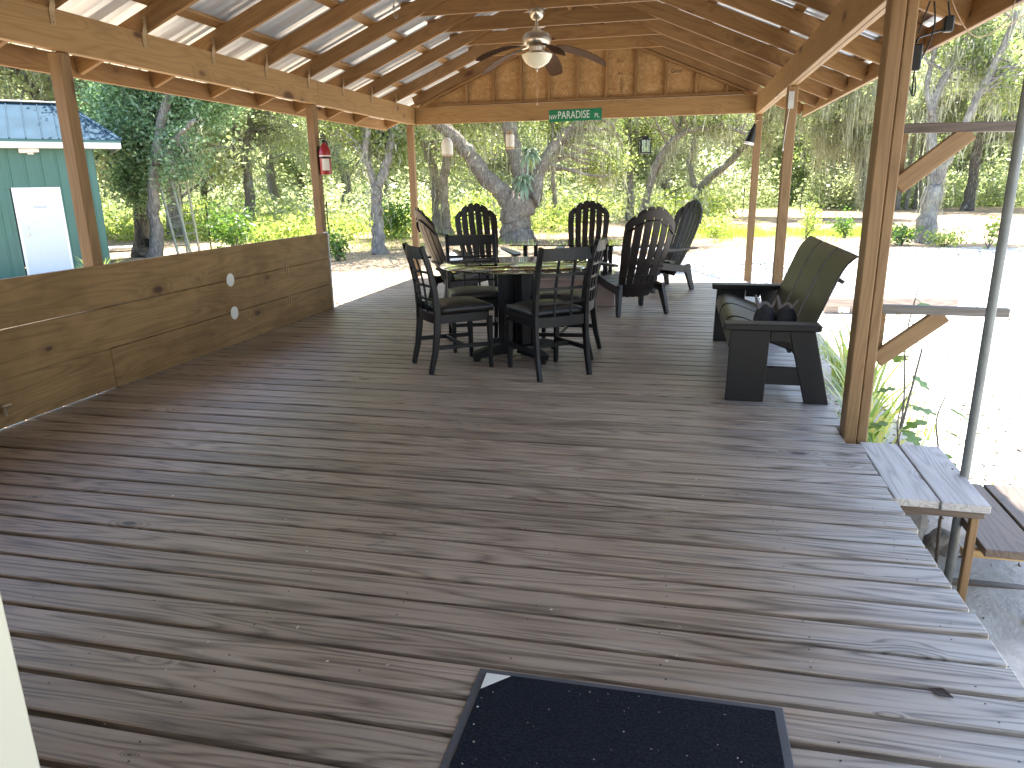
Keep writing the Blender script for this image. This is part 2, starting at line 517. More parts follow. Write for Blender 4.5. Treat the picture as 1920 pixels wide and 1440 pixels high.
def link(name, data, parent=None, loc=None, rot=None):
    o = bpy.data.objects.new(name, data)
    COL.objects.link(o)
    if parent is not None:
        o.parent = parent
    if loc is not None:
        o.location = loc
    if rot is not None:
        o.rotation_euler = rot
    return o


def empty(name, loc=(0, 0, 0), rz=0.0):
    o = link(name, None, None, loc, (0, 0, rz))
    o.empty_display_size = 0.2
    return o


def thing(name, label, cat, loc=(0, 0, 0), rz=0.0, group=None):
    return tag(empty(name, loc, rz), label, cat, group)


def copy_tree(o, parent=None):
    c = o.copy()
    COL.objects.link(c)
    c.parent = parent
    for ch in o.children:
        copy_tree(ch, c)
    return c


class MB:
    """Collects shapes, builds one mesh object."""

    def __init__(self):
        self.v, self.f = [], []

    def add(self, vs, fs):
        n = len(self.v)
        self.v += [tuple(x) for x in vs]
        self.f += [tuple(i + n for i in f) for f in fs]
        return self

    def box(self, a, b):
        (x0, y0, z0), (x1, y1, z1) = a, b
        vs = [(x0, y0, z0), (x1, y0, z0), (x1, y1, z0), (x0, y1, z0), (x0, y0, z1), (x1, y0, z1), (x1, y1, z1), (x0, y1, z1)]
        return self.add(vs, [(0, 3, 2, 1), (4, 5, 6, 7), (0, 1, 5, 4), (1, 2, 6, 5), (2, 3, 7, 6), (3, 0, 4, 7)])

    def bar(self, A, B, w0, h0, w1=None, h1=None, side=None):
        """Tapered rectangular bar from A to B; side = direction of its width."""
        A, B = Vector(A), Vector(B)
        w1 = w0 if w1 is None else w1
        h1 = h0 if h1 is None else h1
        d = (B - A).normalized()
        s = Vector(side) if side is not None else (Vector((1, 0, 0)) if abs(d.x) < 0.8 else Vector((0, 1, 0)))
        s = (s - d * s.dot(d)).normalized()
        t = d.cross(s)
        vs = []
        for P, w, h in ((A, w0, h0), (B, w1, h1)):
            for a, b in ((-1, -1), (1, -1), (1, 1), (-1, 1)):
                vs.append(P + s * (a * w / 2) + t * (b * h / 2))
        return self.add(vs, [(3, 2, 1, 0), (4, 5, 6, 7), (0, 1, 5, 4), (1, 2, 6, 5), (2, 3, 7, 6), (3, 0, 4, 7)])

    def path_bar(self, pts, w, h, side):
        """Rectangular section swept along a polyline; w along side."""
        pts = [Vector(p) for p in pts]
        side = Vector(side)
        rings = []
        for i, p in enumerate(pts):
            d = (pts[min(i + 1, len(pts) - 1)] - pts[max(i - 1, 0)]).normalized()
            s = (side - d * side.dot(d)).normalized()
            t = d.cross(s)
            ww = w[i] if isinstance(w, (list, tuple)) else w
            hh = h[i] if isinstance(h, (list, tuple)) else h
            rings.append([p + s * (a * ww / 2) + t * (b * hh / 2) for a, b in ((-1, -1), (1, -1), (1, 1), (-1, 1))])
        vs = [v for r in rings for v in r]
        fs = [(3, 2, 1, 0)]
        for i in range(len(rings) - 1):
            for k in range(4):
                a, b = i * 4 + k, i * 4 + (k + 1) % 4
                fs.append((a, b, b + 4, a + 4))
        n = len(vs)
        fs.append((n - 4, n - 3, n - 2, n - 1))
        return self.add(vs, fs)

    def tube(self, pts, rad, n=8, cap=True):
        pts = [Vector(p) for p in pts]
        rads = rad if isinstance(rad, (list, tuple)) else [rad] * len(pts)
        ref = Vector((0.31, 0.87, 0.38)).normalized()
        vs, fs = [], []
        for i, p in enumerate(pts):
            d = (pts[min(i + 1, len(pts) - 1)] - pts[max(i - 1, 0)]).normalized()
            s = (ref - d * ref.dot(d))
            if s.length < 0.1:
                s = Vector((1, 0, 0)) - d * d.x
            s.normalize()
            t = d.cross(s)
            ref = s
            for k in range(n):
                a = 2 * math.pi * k / n
                vs.append(p + (s * math.cos(a) + t * math.sin(a)) * rads[i])
        for i in range(len(pts) - 1):
            for k in range(n):
                a, b = i * n + k, i * n + (k + 1) % n
                fs.append((a, b, b + n, a + n))
        if cap:
            fs.append(tuple(range(n - 1, -1, -1)))
            q = (len(pts) - 1) * n
            fs.append(tuple(range(q, q + n)))
        return self.add(vs, fs)

    def lathe(self, prof, n=20, c=(0, 0, 0)):
        vs, fs = [], []
        for r, z in prof:
            for k in range(n):
                a = 2 * math.pi * k / n
                vs.append((c[0] + r * math.cos(a), c[1] + r * math.sin(a), c[2] + z))
        for i in range(len(prof) - 1):
            for k in range(n):
                a, b = i * n + k, i * n + (k + 1) % n
                fs.append((a, b, b + n, a + n))
        fs.append(tuple(range(n - 1, -1, -1)))
        q = (len(prof) - 1) * n
        fs.append(tuple(range(q, q + n)))
        return self.add(vs, fs)

    def sheet(self, grid, thick, nrm):
        """Solid from a grid of points (rows of Vectors), thickened along nrm."""
        nr, nc = len(grid), len(grid[0])
        nrm = Vector(nrm)
        top = [Vector(p) + nrm * (thick / 2) for r in grid for p in r]
        bot = [Vector(p) - nrm * (thick / 2) for r in grid for p in r]
        N = nr * nc
        fs = []
        for i in range(nr - 1):
            for j in range(nc - 1):
                a = i * nc + j
                fs.append((a, a + 1, a + nc + 1, a + nc))
                fs.append((N + a, N + a + nc, N + a + nc + 1, N + a + 1))
        edge = [j for j in range(nc)] + [i * nc + nc - 1 for i in range(1, nr)] + [(nr - 1) * nc + j for j in range(nc - 2, -1, -1)] + [i * nc for i in range(nr - 2, 0, -1)]
        for k in range(len(edge)):
            a, b = edge[k], edge[(k + 1) % len(edge)]
            fs.append((b, a, N + a, N + b))
        return self.add(top + bot, fs)

    def mesh(self, name, mat, smooth=False, bevel=0.0, segs=1):
        me = bpy.data.meshes.new(name)
        me.from_pydata(self.v, [], self.f)
        if bevel:
            bm = bmesh.new()
            bm.from_mesh(me)
            es = [e for e in bm.edges if len(e.link_faces) == 2 and e.calc_face_angle(0) > 0.5]
            bmesh.ops.bevel(bm, geom=es, offset=bevel, segments=segs, affect='EDGES', clamp_overlap=True)
            bm.to_mesh(me)
            bm.free()
        bm = bmesh.new()
        bm.from_mesh(me)
        bmesh.ops.recalc_face_normals(bm, faces=bm.faces)
        bm.to_mesh(me)
        bm.free()
        if mat is not None:
            me.materials.append(M[mat] if isinstance(mat, str) else mat)
        if smooth:
            me.shade_smooth()
            if smooth != 'all':
                try:
                    me.set_sharp_from_angle(angle=R(38))
                except Exception:
                    pass
        return me

    def build(self, name, mat, parent=None, loc=None, rot=None, smooth=False, bevel=0.0, segs=1):
        return link(name, self.mesh(name, mat, smooth, bevel, segs), parent, loc, rot)


_board_cache = {}


def board_mesh(name, L_, W, T, mat, bevel=0.004):
    key = (name, round(L_, 3), round(W, 3), round(T, 3), mat)
    if key not in _board_cache:
        _board_cache[key] = MB().box((-L_ / 2, -W / 2, -T / 2), (L_ / 2, W / 2, T / 2)).mesh(name, mat, bevel=bevel)
    return _board_cache[key]


def board(name, A, B, W, T, mat, parent=None, face=(0, 0, 1), bevel=0.004):
    """A plank from A to B; W is its width, T its thickness, `face` the direction of the thickness."""
    A, B = Vector(A), Vector(B)
    x = (B - A)
    L_ = x.length
    x.normalize()
    z = Vector(face)
    z = (z - x * z.dot(x)).normalized()
    y = z.cross(x)
    o = link(name, board_mesh(name, L_, W, T, mat, bevel), parent)
    mm = Matrix.Identity(4)
    c = (A + B) / 2
    for i in range(3):
        mm[i][0], mm[i][1], mm[i][2], mm[i][3] = x[i], y[i], z[i], c[i]
    o.matrix_local = mm
    return o


def fast_mesh(name, verts, faces_n, mat, k=4, smooth=False):
    """verts (N*k,3) with each consecutive k vertices one face."""
    n = len(verts) // k
    me = bpy.data.meshes.new(name)
    me.vertices.add(n * k)
    me.vertices.foreach_set('co', np.asarray(verts, np.float32).ravel())
    me.loops.add(n * k)
    me.loops.foreach_set('vertex_index', np.arange(n * k, dtype=np.int32))
    me.polygons.add(n)
    me.polygons.foreach_set('loop_start', np.arange(0, n * k, k, dtype=np.int32))
    me.update(calc_edges=True)
    me.materials.append(M[mat])
    return me


def leaf_quads(C, size, aspect=0.55, flat=0.0, rng=RNG):
    """Diamond leaves at centres C (N,3); returns (N*4,3)."""
    N = len(C)
    u = rng.normal(size=(N, 3))
    u[:, 2] *= (1 - flat)
    u /= np.linalg.norm(u, axis=1, keepdims=True) + 1e-9
    w = rng.normal(size=(N, 3))
    v = np.cross(u, w)
    v /= np.linalg.norm(v, axis=1, keepdims=True) + 1e-9
    s = (size * rng.uniform(0.6, 1.3, N))[:, None]
    q = np.stack([C - u * s, C + v * s * aspect, C + u * s, C - v * s * aspect], 1)
    return q.reshape(-1, 3)


def text_mesh(name, body, size, mat, parent, loc, rot, xs=1.0, align='CENTER'):
    cu = bpy.data.curves.new(name, 'FONT')
    cu.body = body
    cu.size = size
    cu.extrude = 0.0008
    cu.align_x = align
    cu.align_y = 'CENTER'
    cu.resolution_u = 3
    tmp = bpy.data.objects.new(name, cu)
    COL.objects.link(tmp)
    dg = bpy.context.evaluated_depsgraph_get()
    me = bpy.data.meshes.new_from_object(tmp.evaluated_get(dg))
    bpy.data.objects.remove(tmp)
    bpy.data.curves.remove(cu)
    me.name = name
    for v in me.vertices:
        v.co.x *= xs
    me.materials.clear()
    me.materials.append(M[mat])
    return link(name, me, parent, loc, rot)


def smooth_path(pts, n=6):
    pts = [Vector(p) for p in pts]
    out = []
    for i in range(len(pts) - 1):
        p0, p1, p2, p3 = pts[max(i - 1, 0)], pts[i], pts[i + 1], pts[min(i + 2, len(pts) - 1)]
        for k in range(n):
            t = k / n
            out.append(0.5 * ((2 * p1) + (p2 - p0) * t + (2 * p0 - 5 * p1 + 4 * p2 - p3) * t * t + (3 * p1 - p0 - 3 * p2 + p3) * t ** 3))
    out.append(pts[-1])
    return out


# ------------------------------------------------------------------ ground
def ground_z(x, y):
    d = min(1.0, max(0.0, (-x - 7.5) / 5.0))
    return -0.45 - 0.18 * d - 0.24 * math.exp(-((x - 1.75) ** 2 / 0.8 + (y - 3.1) ** 2 / 1.2)) + 0.03 * math.sin(x * 0.55 + 1.3) * math.cos(y * 0.43)


def sig(v):
    return 1 / (1 + math.exp(-max(-30, min(30, v))))


def build_ground():
    def axis(lo, fl, fh, hi, step):
        a = list(np.arange(fl, fh + 1e-6, step))
        s, x = step, fh
        while x < hi:
            s *= 1.35
            x += s
            a.append(x)
        s, x = step, fl
        while x > lo:
            s *= 1.35
            x -= s
            a.insert(0, x)
        return a
    xs = axis(-280, -22, 20, 280, 0.6)
    ys = axis(-280, -4, 50, 320, 0.6)
    vs, col = [], []
    for y in ys:
        for x in xs:
            vs.append((x, y, ground_z(x, y)))
            sand = sig((x - 0.4 + 0.0 * y) * 1.6) * sig((20.8 - y + 0.08 * x) * 1.4)
            sand = max(sand, sig((x + 2.8) * 1.2) * sig((19.0 - y) * 1.2) * sig((y - 10.0) * 2))
            sand = max(sand, 0.36 * sig((x - 3.5) * 0.9) * sig((39 - y) * 0.5))
            sand = max(sand, 0.42 * sig((x + 6.5) * 0.7) * sig((20 - y) * 0.6))
            sand = max(sand, 0.40 * sig((-9 - x) * 0.7) * sig((26 - y) * 0.6))
            gr = 0.75 * math.exp(-((y - 27.0) / 2.6) ** 2) * sig((x - 0.2) * 1.5) * sig((9 - x) * 0.8)
            gr = max(gr, 0.5 * sig((y - 27) * 0.5) * sig((-3 - x) * 0.4))
            gr = max(gr, 0.62 * sig((y - 47) * 0.6))
            gr = max(gr, 0.40 * sig((x - 3.0) * 0.8) * sig((y - 20.5) * 1.2) * sig((33 - y) * 0.8))
            gr = max(gr, 0.36 * sig((-4 - x) * 0.5) * sig((y - 19) * 0.5))
            col.append((sand, gr, 0, 1))
    nx = len(xs)
    fs = [(j * nx + i, j * nx + i + 1, (j + 1) * nx + i + 1, (j + 1) * nx + i) for j in range(len(ys) - 1) for i in range(nx - 1)]
    me = bpy.data.meshes.new('ground')
    me.from_pydata(vs, [], fs)
    ca = me.color_attributes.new('cover', 'FLOAT_COLOR', 'POINT')
    ca.data.foreach_set('color', np.array(col, np.float32).ravel())
    me.materials.append(M['ground'])
    me.shade_smooth()
    return tag(link('ground', me), 'pale sand and leaf litter ground around the deck', None, None, 'structure')


build_ground()

# ------------------------------------------------------------------ deck
DX0, DX1 = -3.885, 0.98
SEAM, PITCH_B = 1.764, 0.1445
deck = tag(empty('deck', (0, 0, -0.45)), 'weathered wooden deck of long boards', None, None, 'structure')
k0, k1 = -15, 62
for k in range(k0, k1):
    yc = SEAM + (k + 0.5) * PITCH_B
    x1 = DX1 + random.uniform(-0.012, 0.014)
    if 4.0 < yc < 4.2 or 7.45 < yc < 7.7 or yc > 10.62:
        x1 = 0.918
    gap = random.uniform(0.017, 0.023)
    W = PITCH_B - gap
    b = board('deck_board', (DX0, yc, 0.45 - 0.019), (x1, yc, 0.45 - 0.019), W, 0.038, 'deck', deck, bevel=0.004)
    b.location.z += random.uniform(-0.002, 0.001)
    b.rotation_euler.x += random.uniform(-0.006, 0.006)
DY0, DY1 = SEAM + k0 * PITCH_B, SEAM + k1 * PITCH_B
for i in range(12):
    x = DX0 + 0.06 + i * (0.86 - DX0 - 0.06) / 11
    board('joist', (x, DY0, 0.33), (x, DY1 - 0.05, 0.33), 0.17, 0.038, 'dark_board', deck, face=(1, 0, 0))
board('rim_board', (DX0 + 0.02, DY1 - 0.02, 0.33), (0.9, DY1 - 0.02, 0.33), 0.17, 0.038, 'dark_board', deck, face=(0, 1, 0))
nm = MB()
for k in range(k0, k1):
    for i in range(12):
        x = DX0 + 0.06 + i * (0.86 - DX0 - 0.06) / 11
        for s in (-0.038, 0.038):
            if random.random() < 0.45:
                continue
            cx, cy = x + random.uniform(-0.012, 0.012), SEAM + (k + 0.5) * PITCH_B + s + random.uniform(-0.012, 0.012)
            r = 0.0034
            nm.add([(cx + r * math.cos(a * 1.047), cy + r * math.sin(a * 1.047), 0.4512) for a in range(6)], [(0, 1, 2, 3, 4, 5)])
tag(nm.build('nail_heads', 'black_plastic', deck), kind='stuff')

# ------------------------------------------------------------------ pavilion (posts, beams, rafters, roof)
XL, XR = -3.83, 0.93            # inner faces of the side beams
XRIDGE = (XL + XR) / 2
ZB, ZT = 2.205, 2.445
SL = 0.42
CA = math.cos(math.atan(SL))
SA = math.sin(math.atan(SL))
YG = 10.69
RAFT = [4.24 + 0.822 * k for k in range(-5, 8)]
pav = thing('pavilion', 'open-sided pine pavilion with metal roof over the deck', 'pavilion', (0, 0, -0.45))
PZ = 0.45                        # children are measured from the pavilion's base


def pv(x, y, z):
    return (x, y, z + PZ)


def pboard(name, A, B, W, T, mat='pine', face=(0, 0, 1), parent=None, bevel=0.004):
    return board(name, pv(*A), pv(*B), W, T, mat, parent or pav, face, bevel)


for y in (0.9, 4.29, 7.67, 10.73):
    pboard('post', (-3.922, y, -0.5), (-3.922, y, ZB), 0.092, 0.092, 'pine_post', face=(0, 1, 0), bevel=0.006)
for y in (7.62, 10.73):
    pboard('post', (0.977, y, -0.5), (0.977, y, ZB - 0.02), 0.092, 0.092, 'pine_post', face=(0, 1, 0), bevel=0.006)
# the near right post is two timbers with an open crack between them
pboard('post', (0.9595, 4.10, -0.5), (0.9595, 4.10, ZB - 0.02), 0.066, 0.12, 'pine_post', face=(0, 1, 0), bevel=0.006)
pboard('post', (1.0215, 4.103, -0.5), (1.0215, 4.103, ZB - 0.02), 0.052, 0.112, 'pine_post', face=(0, 1, 0), bevel=0.006)
for x, zo in ((XL - 0.021, 0.0), (XL - 0.065, 0.003)):
    for ya, yb in ((-0.6, 7.68), (7.686, 10.76)):
        pboard('side_beam', (x, ya, (ZB + ZT) / 2 + zo), (x, yb, (ZB + ZT) / 2 + zo), ZT - ZB, 0.040, 'pine_beam', face=(1, 0, 0))
for x, zo in ((XR + 0.021, -0.02), (XR + 0.065, -0.017)):
    for ya, yb in ((-0.6, 4.15), (4.156, 7.64), (7.646, 10.76)):
        pboard('side_beam', (x, ya, (ZB + ZT) / 2 + zo), (x, yb, (ZB + ZT) / 2 + zo), ZT - ZB, 0.040, 'pine_beam', face=(1, 0, 0))
pboard('gable_beam', (XL + 0.002, YG + 0.020, 2.322), (XR - 0.002, YG + 0.020, 2.322), 0.232, 0.040, 'pine_beam', face=(0, 1, 0))
pboard('gable_beam', (XL + 0.002, YG + 0.064, 2.325), (XR - 0.002, YG + 0.064, 2.325), 0.232, 0.040, 'pine_beam', face=(0, 1, 0))


def roof_pt(side, run, up):
    """Point of the roof: run measured inwards from the side beam's inner face, up perpendicular to the rafter's lower edge."""
    x = (XL + run) if side < 0 else (XR - run)
    z = ZT + 0.012 + SL * run
    n = Vector((SA * side, 0, CA))
    return Vector((x, 0, z)) + n * up


RUN_R, RUN_E = (XR - XL) / 2, -0.62
for y in RAFT:
    for s in (-1, 1):
        A, B = roof_pt(s, RUN_E, 0.07), roof_pt(s, RUN_R - 0.022, 0.07)
        pboard('rafter', (A.x, y, A.z), (B.x, y, B.z), 0.14, 0.040, 'pine', face=(0, 1, 0))
    zt = 2.972
    run = (zt - ZT - 0.012) / SL
    pboard('collar_tie', (XL + run - 0.20, y + 0.041, zt + 0.07), (XR - run + 0.20, y + 0.041, zt + 0.07), 0.138, 0.038, 'pine', face=(0, 1, 0))
for s in (-1, 1):                       # barge rafters outside the gable
    A, B = roof_pt(s, RUN_E, 0.07), roof_pt(s, RUN_R - 0.022, 0.07)
    pboard('rafter', (A.x, 11.15, A.z), (B.x, 11.15, B.z), 0.14, 0.040, 'pine', face=(0, 1, 0))
    A, B = roof_pt(s, 0.05, -0.0), roof_pt(s, RUN_R - 0.03, -0.0)
zr = ZT + 0.012 + SL * RUN_R
pboard('ridge_board', (XRIDGE, -0.6, zr + 0.07), (XRIDGE, 11.1, zr + 0.07), 0.16, 0.040, 'pine', face=(1, 0, 0))
for s in (-1, 1):
    A = roof_pt(s, RUN_E - 0.022, 0.068)
    pboard('fascia', (A.x, -0.6, A.z), (A.x, 11.19, A.z), 0.15, 0.038, 'pine', face=(1, 0, 0))
    for run in (-0.52, 0.13, 0.78, 1.43, 2.05):
        A = roof_pt(s, run, 0.14 + 0.0195)
        pboard('purlin', (A.x, -0.6, A.z), (A.x, 11.16, A.z), 0.088, 0.036, 'pine', face=(SA * s, 0, CA))

# ribbed roof panels, one mesh shared by all
PW = 0.914


def panel_mesh(name, mat, L_, W, ribs, rh=0.019, rw=0.045):
    prof = []
    step = W / ribs
    for i in range(ribs):
        c = (i + 0.5) * step - W / 2
        prof += [(c - step / 2 if i == 0 else None, 0), (c - rw, 0), (c - rw * 0.45, rh), (c + rw * 0.45, rh), (c + rw, 0)]
    prof = [p for p in prof if p[0] is not None] + [(W / 2, 0)]
    vs = [(0, y, z) for y, z in prof] + [(L_, y, z) for y, z in prof]
    n = len(prof)
    fs = [(i, i + 1, n + i + 1, n + i) for i in range(n - 1)]
    me = bpy.data.meshes.new(name)
    # solid sheet, 1 mm thick
    vs2 = vs + [(x, y, z - 0.0015) for x, y, z in vs]
    N = 2 * n
    fs2 = fs + [tuple(N + i for i in reversed(f)) for f in fs]
    fs2 += [(i + 1, i, N + i, N + i + 1) for i in range(n - 1)] + [(n + i, n + i + 1, N + n + i + 1, N + n + i) for i in range(n - 1)]
    me.from_pydata(vs2, [], fs2)
    me.materials.append(M[mat])
    return me


pm = panel_mesh('roof_panel', 'roof_metal', (RUN_R - RUN_E + 0.06) / CA - 0.01, PW + 0.024, 5, 0.02, 0.035)
for s in (-1, 1):
    A = roof_pt(s, RUN_E - 0.06, 0.14 + 0.0375 + 0.004)
    for i in range(13):
        y = -0.6 + PW * (i + 0.5)
        o = link('roof_panel', pm, pav)
        X = Vector((-s * CA, 0, SA))
        Zv = Vector((s * SA, 0, CA))
        Yv = Zv.cross(X)
        mm = Matrix.Identity(4)
        p = Vector(pv(A.x, y, A.z)) + Zv * (0.0022 * (i % 2))
        for q in range(3):
            mm[q][0], mm[q][1], mm[q][2], mm[q][3] = X[q], Yv[q], Zv[q], p[q]
        o.matrix_local = mm

rc = MB()
rc.add([(-0.17, -0.6, -0.17 * SL), (0, -0.6, 0), (0.17, -0.6, -0.17 * SL), (-0.17, 11.28, -0.17 * SL), (0, 11.28, 0), (0.17, 11.28, -0.17 * SL),
        (-0.17, -0.6, -0.17 * SL - 0.004), (0, -0.6, -0.004), (0.17, -0.6, -0.17 * SL - 0.004), (-0.17, 11.28, -0.17 * SL - 0.004), (0, 11.28, -0.004), (0.17, 11.28, -0.17 * SL - 0.004)],
       [(0, 1, 4, 3), (1, 2, 5, 4), (6, 9, 10, 7), (7, 10, 11, 8), (0, 3, 9, 6), (2, 8, 11, 5), (0, 6, 7, 1), (1, 7, 8, 2), (3, 4, 10, 9), (4, 5, 11, 10)])
rc.build('ridge_cap', 'roof_metal', pav, pv(XRIDGE, 0, roof_pt(-1, RUN_R, 0.14 + 0.0375).z + 0.045))

# gable wall: sheathing behind studs
gw = link('gable_wall', None, pav, pv(0, 0, 0))


def roof_z(x):
    run = min(x - XL, XR - x)
    return ZT + 0.012 + SL * run


ob = MB()
poly = [(XL + 0.05, 2.449), (XR - 0.05, 2.449), (XR - 0.02, roof_z(XR - 0.02) + 0.12), (XRIDGE, roof_z(XRIDGE) + 0.13), (XL + 0.02, roof_z(XL + 0.02) + 0.12)]
n = len(poly)
ob.add([(x, YG + 0.112, z) for x, z in poly] + [(x, YG + 0.125, z) for x, z in poly],
       [tuple(range(n)), tuple(range(2 * n - 1, n - 1, -1))] + [((i + 1) % n, i, n + i, n + (i + 1) % n) for i in range(n)])
ob.build('sheathing', 'osb', gw)
for i in range(10):
    x = -3.054 + 0.4 * i
    zt = roof_z(x) - 0.045
    if zt > 2.56:
        board('stud', (x, YG + 0.076, 2.488), (x, YG + 0.076, zt), 0.038, 0.07, 'pine', gw, face=(0, 1, 0))
board('bottom_plate', (XL + 0.32, YG + 0.073, 2.468), (XR - 0.16, YG + 0.073, 2.468), 0.076, 0.038, 'pine', gw)
for s in (-1, 1):
    A, B = roof_pt(s, 0.10, -0.0195), roof_pt(s, RUN_R - 0.02, -0.0195)
    board('top_plate', (A.x, YG + 0.073, A.z), (B.x, YG + 0.073, B.z), 0.076, 0.037, 'pine', gw, face=(SA * s, 0, CA))
for s in (-1, 1):
    A, B = roof_pt(s, 0.0, 0.072), roof_pt(s, RUN_R - 0.022, 0.072)
    board('gable_rafter', (A.x, YG + 0.078, A.z), (B.x, YG + 0.078, B.z), 0.135, 0.064, 'pine', gw, face=(0, 1, 0))


def stamp(body, px, py, size, mat, rot=0.0, xs=0.9):
    p = at(px, py, YG + 0.109)
    text_mesh('stamp', body, size, mat, gw, (p.x, YG + 0.1105, p.z), (R(90), rot, 0), xs)


stamp('Geor', 1440 - 172, 133, 0.075, 'ink')
stamp('PACIFIC', 1166, 160, 0.06, 'ink', R(-90))
stamp('IIIII IIII', 1163, 115, 0.07, 'ink_soft', 0, 0.5)
stamp('IIII III', 1163, 138, 0.06, 'ink_soft', 0, 0.5)
stamp('IIII III', 1003, 128, 0.06, 'ink_soft', 0, 0.5)

# twisted tie straps on the left beam
for y in RAFT:
    o = MB()
    o.path_bar([(0, 0, -0.10), (0.001, 0, -0.02), (0.006, 0.008, 0.015), (0.009, 0.022, 0.05), (0.009, 0.024, 0.11)], 0.042, 0.0025, (0, 1, 0))
    for z in (-0.085, -0.05, 0.07, 0.095):
        o.tube([(0, 0.0, z), (0.006, 0.0, z)], 0.005, 6)
    o.build('tie_strap', 'strap', pav, pv(XL + 0.003, y - 0.05, ZT + 0.0))
# bracket on the middle right post
MB().box((-0.025, -0.003, -0.075), (0.025, 0.0, 0.075)).build('post_bracket', 'galv', pav, pv(0.965, 7.572, 2.06))

# ------------------------------------------------------------------ half wall on the left
hw = thing('half_wall', 'low wall of three wide pine planks along the left deck edge', 'wall', (-3.85, 3.6, 0))
WZ = [(0.005, 0.284), (0.289, 0.571), (0.579, 0.862)]
XW = 0.0
for r, (za, zb) in enumerate(WZ):
    cuts = [(-4.0, 0.617), (0.621, 4.02)] if r == 0 else [(-4.0, -1.3 + 0.9 * r), (-1.296 + 0.9 * r, 4.02)] if r == 1 else [(-4.0, 4.02)]
    for a, b in cuts:
        e_ = 0.004 if r == 2 else 0.0
        w = board('wall_plank', (XW, a, (za + zb) / 2 + e_), (XW, b, (za + zb) / 2 - e_ * 1.7), zb - za, 0.038, 'pine_wall', hw, face=(1, 0, 0))
        w.location.z += 0.006 if (r == 0 and a < 0) else random.uniform(-0.002, 0.001)
board('end_trim', (-0.002, 4.033, -0.3), (-0.002, 4.033, 0.865), 0.02, 0.06, 'white_paint', hw, face=(1, 0, 0))
for yy, zz in ((2.105, 0.576), (2.110, 0.282)):
    o = MB().lathe([(0.0, 0), (0.055, 0), (0.058, 0.004), (0.05, 0.008), (0.0, 0.009)], 20)
    o.build('round_plate', 'paper', hw, (0.0195, yy, zz), (0, R(90), 0), smooth=True)
for yy, zz in ((3.08, 0.545), (3.082, 0.266)):
    o = MB()
    for q in (-0.018, 0.018):
        o.box((0.0, q - 0.008, -0.045), (0.007, q + 0.008, 0.045))
    o.build('latch', 'strap', hw, (0.0195, yy, zz))
o = MB().tube([(0, 0, 0), (0.05, 0, 0)], 0.012, 8).tube([(0.05, 0, -0.03), (0.05, 0, 0.035)], 0.009, 8).tube([(0.05, -0.02, 0.03), (0.05, 0.04, 0.03)], 0.012, 8)
tag(o.build('hose_tap', 'nickel', None, (-3.829, 3.29, 0.12), smooth=True), 'small shiny metal tap on the plank wall at left picture edge', 'tap')

# ------------------------------------------------------------------ house behind the camera, its open door seen at lower left
house = thing('house', 'cream house door standing open at the lower left corner', 'house', (0, -0.5, 0))
MB().box((-6, -0.12, -0.45), (-0.86, 0, 3.3)).box((0.5, -0.12, -0.45), (4, 0, 3.3)).box((-0.86, -0.12, 2.1), (0.5, 0, 3.3)).build('wall', 'house', house)
dr = MB().box((-0.045, 0.0, 0.012), (0.0, 1.08, 2.05)).build('door', 'cream', house, (-0.80, 0.03, 0), (0, 0, R(-2.2)), bevel=0.004)
MB().lathe([(0.0, 0), (0.026, 0), (0.026, 0.006), (0.011, 0.012), (0.011, 0.04), (0.028, 0.05), (0.028, 0.075), (0.0, 0.085)], 16).build('knob', 'nickel', dr, (-0.045, 1.0, 0.98), (0, R(-90), 0), smooth=True)

# ------------------------------------------------------------------ green shed
SH_A = math.atan2(0.70, 0.72)
SH = Vector((-13.9, 15.77, -0.64))
shed = thing('shed', 'green metal shed with blue metal roof and white door', 'shed', SH, SH_A)
WX = Vector((math.cos(SH_A), math.sin(SH_A), 0))
WY = Vector((-math.sin(SH_A), math.cos(SH_A), 0))
ZE0, ZE1 = 2.31 + 0.64, 2.50 + 0.64           # fascia, from the shed's base
DXA, DXB, DZT = -1.76, -0.84, 2.03             # door opening
pmS = panel_mesh('siding_panel', 'shed_green', ZE0 + 0.1, 0.318, 1, 0.016, 0.03)
pmD = panel_mesh('siding_panel', 'shed_green', ZE0 + 0.1 - DZT - 0.04, 0.318, 1, 0.016, 0.03)


def vpanel(me, x, y, z, ang):
    o = link('siding_panel', me, shed)
    X, Zv = Vector((0, 0, 1)), Vector((math.sin(ang), -math.cos(ang), 0))
    Yv = Zv.cross(X)
    mm = Matrix.Identity(4)
    for q in range(3):
        mm[q][0], mm[q][1], mm[q][2], mm[q][3] = X[q], Yv[q], Zv[q], (x, y, z)[q]
    o.matrix_local = mm


for i in range(20):
    x = -0.16 - 0.32 * i
    over_door = DXA - 0.02 < x < DXB + 0.02
    vpanel(pmD if over_door else pmS, x, 0, (DZT + 0.04) if over_door else 0.0, 0)
for i in range(12):
    vpanel(pmS, 0.0, 0.16 + 0.32 * i, 0.0, R(90))
MB().box((-6.4, 0.02, 0), (DXA - 0.06, 0.10, ZE0 + 0.1)).box((DXB + 0.06, 0.02, 0), (-0.02, 0.10, ZE0 + 0.1)).box((-6.4, 3.75, 0), (-0.02, 3.83, ZE0 + 0.1)) \
    .box((-6.4, 0.102, 0), (-6.3, 3.748, ZE0 + 0.1)).box((-0.1, 0.102, 0), (-0.02, 3.748, ZE0 + 0.1)).build('wall', 'shed_green', shed)
sd = MB().box((DXA + 0.03, -0.015, 0.02), (DXB - 0.03, 0.025, DZT)).build('door', 'door_white', shed)
